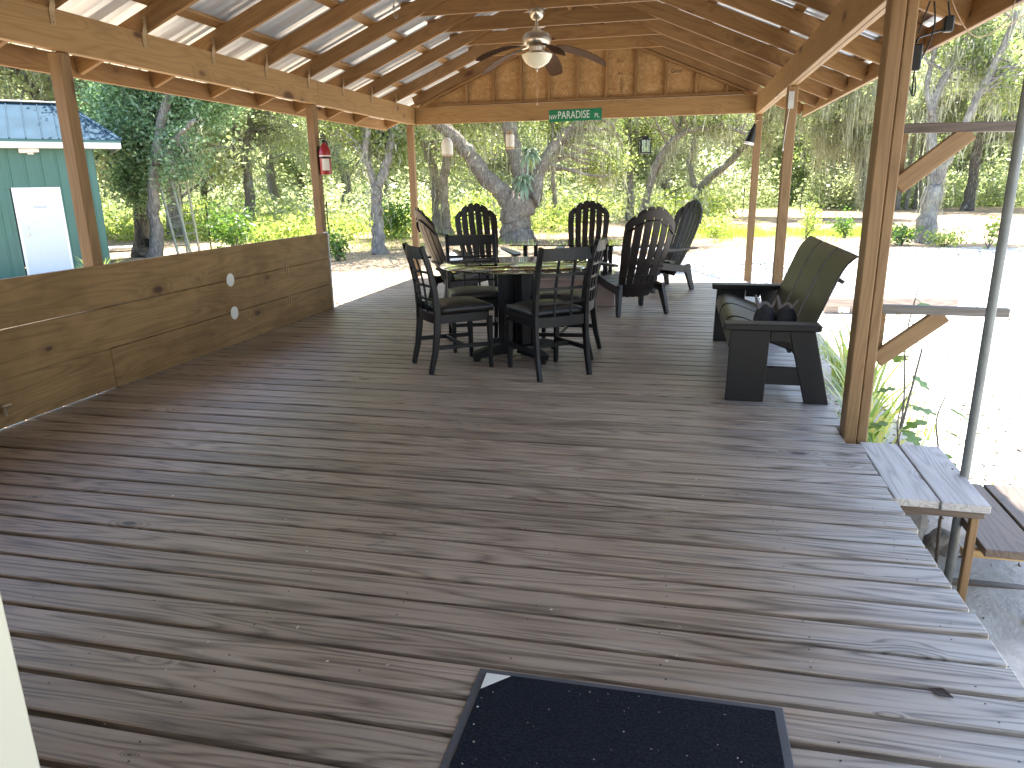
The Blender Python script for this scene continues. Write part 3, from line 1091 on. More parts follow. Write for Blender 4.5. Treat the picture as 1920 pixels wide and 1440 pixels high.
MB().box((DXA - 0.03, -0.02, 0), (DXA + 0.028, 0.03, DZT + 0.05)).box((DXB - 0.028, -0.02, 0), (DXB + 0.03, 0.03, DZT + 0.05)).box((DXA + 0.028, -0.02, DZT + 0.002), (DXB - 0.028, 0.03, DZT + 0.05)).build('door_frame', 'white_paint', sd)
for z in (1.0, 1.16):
    MB().lathe([(0.0, 0), (0.03, 0), (0.03, 0.01), (0.012, 0.02), (0.014, 0.04), (0.03, 0.05), (0.026, 0.075), (0.0, 0.08)], 14).build('knob', 'nickel', sd, (DXA + 0.14, -0.016, z), (R(90), 0, 0), smooth=True)
text_mesh('lettering', 'WORKSHOP', 0.062, 'letter_grey', sd, ((DXA + DXB) / 2 + 0.02, -0.0165, 1.625), (R(90), 0, 0), 0.78)
# roof
eave = SH + WX * 0.60 + WY * (-0.5)
run_s, rise_s, hip = 2.0, 0.96, 0.98
for side in (0, 1):
    for i in range(23):
        xa = 0.60 - 0.32 * i
        xb = xa - 0.32
        la, lb_ = min(1.0, (0.60 - xa) / hip), min(1.0, (0.60 - xb) / hip)
        sy = 1 if side == 0 else -1
        ye = -0.5 if side == 0 else -0.5 + 2 * run_s
        q = lambda x, l, up: (x, ye + sy * run_s * l, ZE1 + rise_s * l + up)
        g = MB()
        g.add([q(xa, 0, 0), q(xb, 0, 0), q(xb, lb_, 0), q(xa, la, 0), q(xa, 0, -0.003), q(xb, 0, -0.003), q(xb, lb_, -0.003), q(xa, la, -0.003)],
              [(0, 1, 2, 3), (7, 6, 5, 4), (0, 4, 5, 1), (1, 5, 6, 2), (2, 6, 7, 3), (3, 7, 4, 0)])
        g.add([q(xb, 0, 0.001), q(xb + 0.03, 0, 0.001), q(xb + 0.03, lb_ * 0.985, 0.001), q(xb, lb_, 0.001), q(xb + 0.006, 0, 0.028), q(xb + 0.024, 0, 0.028), q(xb + 0.024, lb_ * 0.985, 0.028), q(xb + 0.006, lb_ * 0.985, 0.028)],
              [(3, 2, 1, 0), (4, 5, 6, 7), (0, 1, 5, 4), (1, 2, 6, 5), (2, 3, 7, 6), (3, 0, 4, 7)])
        g.build('roof_panel', 'shed_roof', shed)
he = MB()
he.add([(0.60, -0.5, ZE1), (0.60, -0.5 + 2 * run_s, ZE1), (0.60 - hip, -0.5 + run_s, ZE1 + rise_s), (0.60, -0.5, ZE1 - 0.003), (0.60, -0.5 + 2 * run_s, ZE1 - 0.003), (0.60 - hip, -0.5 + run_s, ZE1 + rise_s - 0.003)],
       [(0, 1, 2), (5, 4, 3), (0, 3, 4, 1), (1, 4, 5, 2), (2, 5, 3, 0)])
he.build('hip_end', 'shed_roof', shed)
for y_ in (-0.5, -0.5 + 2 * run_s):
    MB().bar((0.60, y_, ZE1 + 0.012), (0.60 - hip, -0.5 + run_s, ZE1 + rise_s + 0.012), 0.10, 0.02, side=(1, 0, 0)).build('hip_cap', 'shed_roof', shed)
MB().bar((0.60 - hip, -0.5 + run_s, ZE1 + rise_s + 0.02), (-6.8, -0.5 + run_s, ZE1 + rise_s + 0.02), 0.26, 0.03, side=(0, 1, 0)).build('ridge_cap', 'white_paint', shed, bevel=0.008)
MB().box((-6.75, -0.50, ZE1 - 0.06), (0.60, -0.47, ZE1 - 0.01)).build('drip_edge', 'shed_green', shed)
MB().box((-6.75, -0.495, ZE0), (0.59, -0.465, ZE1 - 0.062)).build('fascia', 'white_paint', shed)
MB().box((-6.75, -0.463, ZE0 + 0.005), (0.58, 0.0, ZE0 + 0.02)).build('soffit', 'white_paint', shed)
MB().box((0.56, -0.46, ZE0), (0.59, -0.5 + 2 * run_s, ZE1 - 0.03)).build('fascia', 'white_paint', shed)
# security camera on the shed wall
pc = SH + WX * (-1.28) + WY * (-0.03)
scam = thing('security_camera', 'white bullet security camera mounted above the shed door', 'camera', (pc.x, pc.y, 2.16), SH_A)
MB().box((-0.06, -0.10, 0.02), (0.06, 0.02, 0.05)).build('mount', 'white_paint', scam)
MB().tube([(-0.22, -0.16, 0.10), (-0.16, -0.16, 0.10), (0.16, -0.16, 0.12), (0.18, -0.16, 0.12)], [0.055, 0.06, 0.06, 0.05], 14).build('body', 'white_paint', scam, smooth=True)
MB().tube([(-0.235, -0.16, 0.10), (-0.221, -0.16, 0.10)], 0.045, 14).build('lens', 'black_plastic', scam)
MB().tube([(0.02, -0.05, 0.04), (0.02, -0.14, 0.09)], 0.025, 10).build('arm', 'white_paint', scam)


# ------------------------------------------------------------------ door mat
mt_ = thing('door_mat', 'black carpet door mat with grey rubber rim on the near deck', 'mat', (-0.09, 1.44, 0.001))
MB().box((-0.415, -0.30, 0), (0.415, 0.30, 0.005)).build('rim', 'mat_rim', mt_, bevel=0.002)
MB().box((-0.39, -0.275, 0.0052), (0.392, 0.278, 0.011)).build('carpet', 'carpet', mt_, bevel=0.004)
MB().add([(-0.388, 0.205, 0.0125), (-0.388, 0.272, 0.0125), (-0.318, 0.272, 0.0125), (-0.388, 0.205, 0.0114), (-0.388, 0.272, 0.0114), (-0.318, 0.272, 0.0114)],
         [(0, 2, 1), (3, 4, 5), (0, 1, 4, 3), (1, 2, 5, 4), (2, 0, 3, 5)]).build('corner_patch', 'paper', mt_, (0, 0, 0))
spk = RNG.uniform((-0.38, -0.26, 0.0125), (0.38, 0.26, 0.0130), (60, 3))
spk[:, 2] = 0.0135
fl = leaf_quads(spk, 0.0028, 0.6, 1.0)
tag(link('lint', fast_mesh('lint', fl, 0, 'debris'), mt_), kind='stuff')
dc = RNG.uniform((-3.7, 0.9, 0.004), (0.9, 9.5, 0.004), (420, 3))
tag(link('leaf_crumbs', fast_mesh('leaf_crumbs', leaf_quads(dc, 0.006, 0.4, 1.0), 0, 'debris')), 'tiny pale chips and leaf crumbs scattered over the deck boards', 'debris', None, 'stuff')
lf = MB()
lf.add([(0, 0, 0.004), (0.03, 0.016, 0.012), (0.062, 0.004, 0.006), (0.03, -0.014, 0.005), (0, 0, 0.002), (0.03, 0.016, 0.010), (0.062, 0.004, 0.004), (0.03, -0.014, 0.003)],
       [(0, 1, 2, 3), (7, 6, 5, 4), (0, 4, 5, 1), (1, 5, 6, 2), (2, 6, 7, 3), (3, 7, 4, 0)])
p = gat(1755, 1294, 0.0)
tag(lf.build('fallen_leaf', 'ink', None, (p.x - 0.02, p.y, 0.001), (0, 0, R(-35))), 'single curled black leaf on the deck boards near the right edge', 'leaf')
p = gat(705, 1022, 0.0)
tag(MB().tube([(0, 0, 0.005), (0.03, 0.02, 0.008), (0.055, 0.05, 0.005)], 0.0016, 5).build('twig', 'strap_grey', None, (p.x - 0.03, p.y - 0.02, 0)), 'thin grey twig on the middle deck boards', 'twig')


# ------------------------------------------------------------------ dining table and chairs
def rz_of(f):
    return math.atan2(-f[0], f[1])        # local +Y faces direction f


TB = (-1.25, 5.68)
tb = thing('dining_table', 'round glass dining table on a black wooden pedestal', 'table', (TB[0], TB[1], 0))
MB().lathe([(0.0, 0.728), (0.592, 0.728), (0.60, 0.732), (0.60, 0.737), (0.592, 0.741), (0.0, 0.741)], 72).build('glass_top', 'glass', tb, smooth=True)
for a in range(4):
    ca, sa = math.cos(R(45 + 90 * a)), math.sin(R(45 + 90 * a))
    MB().bar((ca * 0.105, sa * 0.105, 0.03), (ca * 0.105, sa * 0.105, 0.70), 0.085, 0.085, side=(ca, sa, 0)).build('column', 'black_wood', tb, bevel=0.004)
    o = MB().path_bar([(ca * 0.10, sa * 0.10, 0.075), (ca * 0.28, sa * 0.28, 0.065), (ca * 0.40, sa * 0.40, 0.045)], 0.075, [0.09, 0.07, 0.05], (-sa, ca, 0))
    o.bar((ca * 0.375, sa * 0.375, 0.0), (ca * 0.375, sa * 0.375, 0.03), 0.05, 0.05)
    o.build('foot', 'black_wood', tb, bevel=0.004)
    MB().bar((ca * 0.03, sa * 0.03, 0.713), (ca * 0.34, sa * 0.34, 0.713), 0.06, 0.028, side=(-sa, ca, 0)).build('top_arm', 'black_wood', tb, bevel=0.003)


def make_dining_chair():
    t = empty('dining_chair')
    prof = [(-0.275, 0.0), (-0.235, 0.16), (-0.213, 0.32), (-0.208, 0.45), (-0.222, 0.62), (-0.255, 0.78), (-0.305, 0.935)]
    for s in (-1, 1):
        MB().path_bar([(s * 0.205, y, z) for y, z in prof], 0.032, [0.036, 0.042, 0.048, 0.05, 0.044, 0.04, 0.034], (1, 0, 0)).build('rear_leg', 'black_wood', t, bevel=0.004)
        MB().bar((s * 0.205, 0.205, 0.40), (s * 0.200, 0.212, 0.0), 0.040, 0.040, 0.028, 0.028).build('front_leg', 'black_wood', t, bevel=0.003)
        MB().bar((s * 0.206, -0.19, 0.405), (s * 0.206, 0.19, 0.405), 0.022, 0.065, side=(1, 0, 0)).build('side_rail', 'black_wood', t, bevel=0.002)
        MB().bar((s * 0.204, -0.215, 0.195), (s * 0.202, 0.195, 0.185), 0.018, 0.032, side=(1, 0, 0)).build('stretcher', 'black_wood', t, bevel=0.002)

    def yb(z):
        for (ya, za), (y2, z2) in zip(prof, prof[1:]):
            if za <= z <= z2:
                return ya + (y2 - ya) * (z - za) / (z2 - za)
        return prof[-1][0]

    def crossbar(z, w, h, name, bow=0.03, x=0.192):
        pts = [(x * k / 4, yb(z) - bow * (1 - (k / 4) ** 2), z) for k in range(-4, 5)]
        return MB().path_bar(pts, h, w, (0, 0, 1)).build(name, 'black_wood', t, bevel=0.002)
    crossbar(0.885, 0.026, 0.085, 'top_rail')
    for z in (0.545, 0.645, 0.745):
        crossbar(z, 0.014, 0.018, 'lattice_bar')
    crossbar(0.41, 0.026, 0.075, 'rear_rail', 0.022)
    for x in (-0.066, 0.066):
        MB().path_bar([(x, yb(z) - 0.026, z) for z in (0.44, 0.55, 0.65, 0.75, 0.85)], 0.018, 0.012, (1, 0, 0)).build('lattice_upright', 'black_wood', t, bevel=0.002)
    MB().bar((-0.186, 0.2, 0.405), (0.186, 0.2, 0.405), 0.022, 0.065, side=(0, 1, 0)).build('front_rail', 'black_wood', t, bevel=0.002)
    MB().bar((-0.19, 0.0, 0.188), (0.19, 0.0, 0.188), 0.018, 0.03, side=(0, 1, 0)).build('cross_stretcher', 'black_wood', t, bevel=0.002)
    g = [[(0.215 * (i / 4 - 1) * 1.0, -0.185 + 0.42 * j / 8, 0.462 + 0.03 * (1 - ((i - 4) / 4) ** 4) * (1 - ((j - 4) / 4) ** 4)) for i in range(0, 9)] for j in range(9)]
    MB().sheet(g, 0.045, (0, 0, 1)).build('seat_cushion', 'cushion', t, smooth='all')
    return t


chair0 = make_dining_chair()
specs = [((-0.758, 5.013), (-0.63, 0.78), 'black lattice-back dining chair nearest the camera, its back towards us'),
         ((-1.855, 5.118), (0.79, 0.61), 'black lattice-back dining chair on the left side of the glass table'),
         ((-1.76, 6.19), (0.36, -0.93), 'black lattice-back dining chair on the far left of the glass table, facing us'),
         ((-0.63, 5.80), (-0.97, 0.05), 'black lattice-back dining chair on the right side of the glass table')]
for i, ((mx, my), f, lab) in enumerate(specs):
    o = chair0 if i == 0 else copy_tree(chair0)
    L_ = math.hypot(*f)
    fx, fy = f[0] / L_, f[1] / L_
    o.location = (mx + fx * 0.26, my + fy * 0.26, 0)
    o.rotation_euler = (0, 0, rz_of((fx, fy)))
    tag(o, lab, 'chair', 'dining chairs around the glass table')


# ------------------------------------------------------------------ plinth table with glass top and lower glass shelf
pt = thing('plinth_table', 'glass topped table on a low tan plinth between the slatted armchairs', 'table', (-1.25, 8.62, 0))
MB().box((-0.58, -0.42, 0.0), (0.58, 0.42, 0.275)).build('plinth', 'box_tan', pt, bevel=0.004)
MB().box((-0.60, -0.44, 0.277), (0.60, 0.44, 0.292)).build('plinth_lid', 'box_tan', pt, bevel=0.003)
MB().box((-0.56, -0.40, 0.345), (0.56, 0.40, 0.353)).build('glass_shelf', 'glass', pt)
for x in (-0.46, 0.46):
    for y in (-0.32, 0.32):
        MB().box((x - 0.022, y - 0.022, 0.2925), (x + 0.022, y + 0.022, 0.344)).box((x - 0.022, y - 0.022, 0.354), (x + 0.022, y + 0.022, 0.669)).build('leg', 'black_wood', pt)
MB().box((-0.62, -0.46, 0.670), (0.62, 0.46, 0.680)).build('glass_top', 'glass', pt, bevel=0.002)


# ------------------------------------------------------------------ slatted armchairs (curved fan backs)
def make_adirondack():
    t = empty('slatted_armchair')
    tilt = R(21)
    by_, bz_ = -0.20, 0.27

    def bp(s, u):
        """Point of the back: s across -1..1, u length along the back."""
        w = 0.205 + 0.085 * math.sin(min(1.0, u / 0.66) * math.pi / 2)
        if u > 0.66:
            w *= 1 - 0.10 * ((u - 0.66) / 0.24) ** 2
        y = by_ - u * math.sin(tilt) + 0.055 * s * s - 0.03 * math.sin(u / 0.9 * math.pi)
        z = bz_ + u * math.cos(tilt)
        return Vector((s * w, y, z))
    nrm = Vector((0, math.cos(tilt), math.sin(tilt)))
    for i in range(6):
        sa, sb = -1 + i / 3, -1 + (i + 1) / 3
        gp = 0.034
        rows = []
        for j in range(9):
            row = []
            for k in range(4):
                s = sa + gp + (sb - sa - 2 * gp) * k / 3
                top = 0.90 - 0.19 * abs(s) ** 2.2 + 0.008 * math.sin(math.pi * k / 3)
                row.append(bp(s, -0.10 + (top + 0.10) * j / 8))
            rows.append(row)
        MB().sheet(rows, 0.016, nrm).build('back_slat', 'resin', t, smooth=True)

    def rib(u0, h, name, d=0.022, bow=0.0, smax=0.98):
        rows = [[bp(smax * k / 6, u - bow * (smax * k / 6) ** 2) - nrm * (0.008 + d / 2) for k in range(-6, 7)] for u in (u0, u0 + h)]
        return MB().sheet(rows, d, nrm).build(name, 'resin', t)
    rib(0.245, 0.012, 'back_rib')
    rib(0.155, 0.012, 'back_rib')
    rib(-0.02, 0.012, 'back_rib')
    rib(0.755, 0.016, 'back_rib', 0.020, 0.16)
    rows = [[bp(0.97 * k / 6, u - 0.19 * abs(0.97 * k / 6) ** 2.2) - nrm * 0.012 for k in range(-6, 7)] for u in (0.80, 0.885)]
    MB().sheet(rows, 0.008, nrm).build('back_crest', 'resin', t)
    rows = [[bp(0.96 * k / 6, u) - nrm * 0.012 for k in range(-6, 7)] for u in (-0.08, 0.06)]
    MB().sheet(rows, 0.008, nrm).build('back_panel', 'resin', t)
    for j in range(5):
        ya = -0.17 + 0.092 * j
        pr = lambda y: 0.285 + 0.20 * (y + 0.17) - (0.6 * max(0, y - 0.22) ** 1.2)
        rows = [[(x, y, pr(y)) for x in (-0.255, -0.12, 0, 0.12, 0.255)] for y in (ya, ya + 0.042, ya + 0.084)]
        MB().sheet(rows, 0.018, (0, 0, 1)).build('seat_slat', 'resin', t, bevel=0.003)
    for s in (-1, 1):
        MB().path_bar([(s * 0.262, -0.30, 0.262), (s * 0.262, 0.0, 0.30), (s * 0.262, 0.27, 0.352)], 0.024, [0.09, 0.085, 0.09], (1, 0, 0)).build('seat_rail', 'resin', t, bevel=0.003)
        MB().path_bar([(s * 0.285, 0.245, 0.37), (s * 0.292, 0.255, 0.18), (s * 0.30, 0.27, 0.0)], [0.05, 0.045, 0.04], [0.10, 0.08, 0.055], (1, 0, 0)).build('front_leg', 'resin', t, bevel=0.006)
        MB().path_bar([(s * 0.245, -0.245, 0.32), (s * 0.265, -0.285, 0.16), (s * 0.285, -0.325, 0.0)], [0.05, 0.045, 0.038], [0.10, 0.075, 0.055], (1, 0, 0)).build('rear_leg', 'resin', t, bevel=0.006)
        MB().path_bar([(s * 0.298, 0.235, 0.37), (s * 0.315, 0.225, 0.505)], [0.045, 0.06], [0.09, 0.09], (1, 0, 0)).build('arm_support', 'resin', t, bevel=0.006)
        rows = [[(s * (0.325 + q), y, z) for q in (-w, 0, w)] for y, z, w in ((-0.33, 0.535, 0.028), (-0.15, 0.53, 0.04), (0.08, 0.522, 0.055), (0.24, 0.515, 0.062), (0.30, 0.508, 0.05), (0.325, 0.504, 0.028))]
        MB().sheet(rows, 0.024, (0, 0, 1)).build('armrest', 'resin', t, smooth=True)
    return t


ad0 = make_adirondack()
aspec = [((-0.34, 7.66), (-0.52, 0.85), 'dark brown slatted armchair with its fan back turned to the camera'),
         ((-2.66, 7.95), (0.80, 0.60), 'dark slatted armchair at left edge of the group, seen from behind'),
         ((-2.52, 9.25), (0.50, -0.86), 'dark slatted armchair facing us, left of the oak trunk'),
         ((-1.20, 10.02), (0.02, -1.0), 'dark slatted armchair facing us, right of the oak trunk'),
         ((0.02, 9.84), (-0.80, -0.55), 'dark slatted armchair at right end of the group, turned left')]
for i, ((mx, my), f, lab) in enumerate(aspec):
    o = ad0 if i == 0 else copy_tree(ad0)
    L_ = math.hypot(*f)
    fx, fy = f[0] / L_, f[1] / L_
    o.location = (mx + fx * 0.30, my + fy * 0.30, 0)
    o.rotation_euler = (0, 0, rz_of((fx, fy)))
    tag(o, lab, 'chair', 'slatted armchairs around the plinth table')

# ------------------------------------------------------------------ loveseat bench with sling panels, at the right deck edge
BX, BY0, BY1 = 0.335, 4.63, 6.50
bn = thing('loveseat_bench', 'charcoal loveseat bench with olive sling seat and back', 'bench', (0.62, (BY0 + BY1) / 2, 0))
OX, OY = 0.62, (BY0 + BY1) / 2


def bb(x, y, z):
    return (x - OX, y - OY, z)


for y in (BY0 + 0.02, BY1 - 0.02):
    MB().add([bb(BX, y - 0.02, 0), bb(0.568, y - 0.02, 0), bb(0.580, y - 0.02, 0.458), bb(BX + 0.01, y - 0.02, 0.458), bb(BX, y + 0.02, 0), bb(0.568, y + 0.02, 0), bb(0.580, y + 0.02, 0.458), bb(BX + 0.01, y + 0.02, 0.458)],
             [(0, 1, 2, 3), (7, 6, 5, 4), (0, 4, 5, 1), (1, 5, 6, 2), (2, 6, 7, 3), (3, 7, 4, 0)]).build('front_leg', 'bench_poly', bn, bevel=0.004)
    MB().add([bb(0.812, y - 0.02, 0), bb(0.955, y - 0.02, 0), bb(0.842, y - 0.02, 0.458), bb(0.690, y - 0.02, 0.458), bb(0.812, y + 0.02, 0), bb(0.955, y + 0.02, 0), bb(0.842, y + 0.02, 0.458), bb(0.690, y + 0.02, 0.458)],
             [(0, 1, 2, 3), (7, 6, 5, 4), (0, 4, 5, 1), (1, 5, 6, 2), (2, 6, 7, 3), (3, 7, 4, 0)]).build('rear_leg', 'bench_poly', bn, bevel=0.004)
    MB().box(bb(0.571, y - 0.016, 0.115), bb(0.785, y + 0.016, 0.228)).build('stretcher', 'bench_poly', bn, bevel=0.003)
    MB().box(bb(0.583, y - 0.016, 0.392), bb(0.70, y + 0.016, 0.455)).build('arm_rail', 'bench_poly', bn, bevel=0.003)
    yo = 0.02 if y < OY else -0.02
    MB().box(bb(BX - 0.03, y + yo - 0.065, 0.460), bb(0.872, y + yo + 0.065, 0.500)).build('armrest', 'bench_poly', bn, bevel=0.005)
MB().box(bb(0.365, BY0 + 0.042, 0.26), bb(0.40, BY1 - 0.042, 0.36)).build('front_rail', 'bench_poly', bn, bevel=0.003)
MB().box(bb(0.80, BY0 + 0.042, 0.20), bb(0.835, BY1 - 0.042, 0.27)).build('rear_rail', 'bench_poly', bn, bevel=0.003)
sp = [(0.345, 0.33), (0.36, 0.40), (0.40, 0.425), (0.47, 0.415), (0.60, 0.365), (0.72, 0.325), (0.765, 0.33), (0.80, 0.37), (0.84, 0.46), (0.90, 0.62), (0.955, 0.77), (1.00, 0.855), (1.055, 0.905)]
sp = [(v.x, v.z) for v in smooth_path([(x, 0, z) for x, z in sp], 2)]
ys_ = [BY0 + 0.075 + i * (BY1 - BY0 - 0.15) / 3 for i in range(4)]
for i in range(3):
    ya, yb2 = ys_[i] + 0.028, ys_[i + 1] - 0.028
    rows = [[bb(x, y, z) for y in (ya, (ya + yb2) / 2, yb2)] for x, z in sp]
    g = MB()
    pts = [Vector(r[0]) for r in rows]
    g.path_bar([bb(x, (ya + yb2) / 2, z) for x, z in sp], yb2 - ya, 0.010, (0, 1, 0))
    pn = g.build('sling_panel', 'sling', bn, smooth=True)
    for y in (ya - 0.005, yb2 + 0.005):
        MB().tube([bb(x, y, z) for x, z in sp], 0.0065, 6).build('piping', 'sling_edge', pn, smooth=True)
for x, z in ((0.70, 0.325), (0.97, 0.765)):
    MB().tube([bb(x + 0.016, BY0 + 0.12, z - 0.018), bb(x + 0.016, BY1 - 0.12, z - 0.018)], 0.013, 8).build('cross_tube', 'sling_edge', bn, smooth=True)


def pouch(x, y, rz, lab, w):
    t = thing('pouch', lab, 'pouch', (x, y, 0.386), rz, 'black pouches on the bench seat')
    MB().lathe([(0.0, 0.0), (w * 0.95, 0.0), (w * 1.06, 0.03), (w, 0.09), (w * 0.80, 0.135), (w * 0.55, 0.155), (0, 0.16)], 14).build('bag', 'pouch', t, smooth=True)
    MB().tube([(-w * 0.55, 0, 0.145), (-w * 0.8, 0.01, 0.195), (-w * 0.95, 0.01, 0.235)], [0.014, 0.011, 0.007], 7).build('strap_end', 'strap_grey', t, smooth=True)
    MB().tube([(w * 0.5, 0, 0.145), (w * 0.72, 0.0, 0.18), (w * 0.95, 0.01, 0.21)], [0.012, 0.01, 0.007], 7).build('strap_end', 'strap_grey', t, smooth=True)
    MB().tube(smooth_path([(-w * 0.5, 0.02, 0.15), (-w * 0.1, 0.03, 0.175), (w * 0.3, 0.02, 0.17), (w * 0.5, 0.0, 0.15)], 4), 0.013, 7).build('drawn_collar', 'strap_grey', t, smooth=True)


pouch(0.585, 5.02, R(15), 'black cloth pouch with grey ties, left one of the pair on the bench', 0.072)
pouch(0.715, 5.00, R(-10), 'black cloth pouch against the sling back, right one of the pair', 0.068)

# ------------------------------------------------------------------ ceiling fan
fan = thing('ceiling_fan', 'nickel ceiling fan with drooping brown blades and cream light bowl', 'ceiling fan', (-1.425, 7.571, 2.969))
MB().lathe([(0.0, 0.0), (0.07, 0.0), (0.075, -0.03), (0.06, -0.075), (0.035, -0.095), (0.0, -0.097)], 24).build('canopy', 'nickel', fan, smooth=True)
MB().lathe([(0.0, -0.09), (0.015, -0.09), (0.015, -0.19), (0.0, -0.19)], 12).build('downrod', 'nickel', fan, smooth=True)
MB().lathe([(0.0, -0.16), (0.03, -0.165), (0.05, -0.19), (0.115, -0.215), (0.14, -0.245), (0.145, -0.285), (0.13, -0.315), (0.08, -0.335), (0.075, -0.375), (0.11, -0.39), (0.14, -0.405), (0.0, -0.405)], 32).build('motor_housing', 'nickel', fan, smooth=True)
MB().lathe([(0.0, -0.53), (0.02, -0.527), (0.07, -0.508), (0.115, -0.475), (0.145, -0.43), (0.152, -0.406), (0.0, -0.406)], 32).build('light_bowl', 'glass_shade', fan, smooth=True)
MB().lathe([(0.0, -0.565), (0.006, -0.56), (0.012, -0.545), (0.01, -0.532), (0.018, -0.5285), (0.0, -0.528)], 12).build('finial', 'nickel', fan, smooth=True)
MB().tube([(0.0, 0, -0.565), (0.0, 0, -0.85)], 0.0012, 5).build('pull_chain', 'nickel', fan)
MB().lathe([(0.0, -0.87), (0.005, -0.865), (0.005, -0.85), (0.0, -0.85)], 8).build('chain_knob', 'paper', fan)
for k in range(5):
    a = R(82 + 72 * k)
    ca, sa = math.cos(a), math.sin(a)
    tilt = -0.24
    rows = []
    for r, w, z in ((0.19, 0.045, -0.345), (0.26, 0.062, -0.352), (0.36, 0.068, -0.375), (0.48, 0.070, -0.412), (0.58, 0.068, -0.455), (0.655, 0.055, -0.495), (0.675, 0.035, -0.507)):
        rows.append([(ca * r - sa * q * w * 1.2, sa * r + ca * q * w * 1.2, z + q * w * tilt) for q in (-1, 0, 1)])
    bl = MB().sheet(rows, 0.006, (0, 0, 1)).build('blade', 'fan_blade', fan, smooth=True)
    MB().path_bar([(ca * 0.10, sa * 0.10, -0.325), (ca * 0.16, sa * 0.16, -0.335), (ca * 0.24, sa * 0.24, -0.344)], [0.03, 0.022, 0.05], 0.006, (-sa, ca, 0)).build('blade_iron', 'nickel', bl)

# ------------------------------------------------------------------ street sign on the gable beam
sg = thing('street_sign', 'green street sign reading NW PARADISE PL on the gable beam', 'sign', (-1.475, YG - 0.001, 2.262), 0)
sg.rotation_euler = (0, R(-0.6), 0)
MB().box((-0.37, -0.004, -0.078), (0.37, 0.0, 0.078)).build('plate', 'sign_green', sg, bevel=0.0015)
text_mesh('lettering', 'NW', 0.085, 'sign_white', sg, (-0.312, -0.0052, -0.02), (R(90), 0, 0), 0.72)
text_mesh('lettering', 'PARADISE', 0.142, 'sign_white', sg, (-0.02, -0.0052, 0.0), (R(90), 0, 0), 0.72)
text_mesh('lettering', 'PL', 0.085, 'sign_white', sg, (0.305, -0.0052, -0.02), (R(90), 0, 0), 0.85)

# ------------------------------------------------------------------ fire extinguisher on the left post
fx = thing('fire_extinguisher', 'red fire extinguisher strapped to the left deck post', 'extinguisher', (-3.805, 7.67, 1.48))
MB().lathe([(0.0, 0.0), (0.058, 0.0), (0.062, 0.012), (0.062, 0.235), (0.052, 0.275), (0.03, 0.312), (0.022, 0.33), (0.0, 0.332)], 24).build('cylinder', 'ext_red', fx, smooth=True)
MB().lathe([(0.0, 0.3325), (0.02, 0.3325), (0.02, 0.365), (0.0, 0.365)], 12).box((-0.012, -0.075, 0.372), (0.012, 0.03, 0.382)).box((-0.010, -0.07, 0.392), (0.010, 0.028, 0.402)).build('valve_handle', 'black_plastic', fx)
MB().tube(smooth_path([(0.0, 0.02, 0.35), (0.0, 0.065, 0.34), (0.0, 0.075, 0.25), (0.0, 0.068, 0.10)], 5), 0.009, 8).build('hose', 'black_plastic', fx, smooth=True)
MB().lathe([(0.0625, 0.190), (0.0635, 0.190), (0.0635, 0.203), (0.0625, 0.203)], 24).build('white_band', 'paper', fx)
MB().lathe([(0.0625, 0.172), (0.065, 0.172), (0.065, 0.186), (0.0625, 0.186)], 24).box((-0.069, -0.03, 0.05), (-0.0645, 0.03, 0.30)).build('bracket', 'black_plastic', fx)
lb = MB()
rows = [[(0.0632 * math.sin(R(a)), -0.0632 * math.cos(R(a)), z) for a in range(-8, 65, 9)] for z in (0.045, 0.165)]
lb.sheet(rows, 0.0006, (0.4, -0.9, 0))
lb.build('paper_label', 'paper', fx)


# ------------------------------------------------------------------ hanging lanterns under the gable beam
def hang_line(t, z0, z1):
    MB().tube([(0, 0, z0), (0, 0, z1)], 0.002, 5).build('hanging_wire', 'black_plastic', t)


l1 = thing('white_jar_lantern', 'white frosted jar lantern hanging under the left of the gable beam', 'lantern', (-3.36, 10.71, 1.771))
MB().lathe([(0.0, 0), (0.075, 0), (0.085, 0.01), (0.085, 0.15), (0.07, 0.20), (0.04, 0.235), (0.02, 0.245), (0, 0.245)], 20).build('jar', 'frost', l1, smooth=True)
MB().lathe([(0.0, -0.008), (0.088, -0.008), (0.088, 0.0), (0, 0.0)], 20).build('base', 'strap', l1)
hang_line(l1, 0.245, 0.44)
l2 = thing('amber_jar_lantern', 'small cloudy jar lantern with amber candle hanging left of the sign', 'lantern', (-2.415, 10.71, 1.85))
MB().lathe([(0.0, 0), (0.05, 0), (0.05, 0.11), (0.048, 0.11), (0, 0.11)], 18).build('candle', 'amber', l2)
MB().lathe([(0.0505, 0.012), (0.062, 0.012), (0.062, 0.17), (0.05, 0.185), (0.0505, 0.185)], 18).build('jar', 'frost', l2, smooth=True)
MB().lathe([(0.0, -0.014), (0.066, -0.014), (0.066, 0.0), (0.0, 0.0)], 18).build('metal_base', 'strap', l2)
MB().lathe([(0.0, 0.187), (0.052, 0.187), (0.045, 0.215), (0.02, 0.235), (0, 0.235)], 18).build('metal_cap', 'strap', l2)
hang_line(l2, 0.235, 0.36)
l3 = thing('black_lantern', 'square black metal lantern hanging right of the street sign', 'lantern', (-0.505, 10.71, 1.725), R(18))
o = MB().box((-0.075, -0.075, 0.0), (0.075, 0.075, 0.018)).box((-0.075, -0.075, 0.178), (0.075, 0.075, 0.19)).box((-0.04, -0.04, 0.206), (0.04, 0.04, 0.235))
for x in (-0.066, 0.066):
    for y in (-0.066, 0.066):
        o.box((x - 0.007, y - 0.007, 0.018), (x + 0.007, y + 0.007, 0.178))
    o.box((x - 0.005, -0.004, 0.018), (x + 0.005, 0.004, 0.178))
    o.box((-0.004, x - 0.005, 0.018), (0.004, x + 0.005, 0.178))
o.build('frame', 'black_plastic', l3)
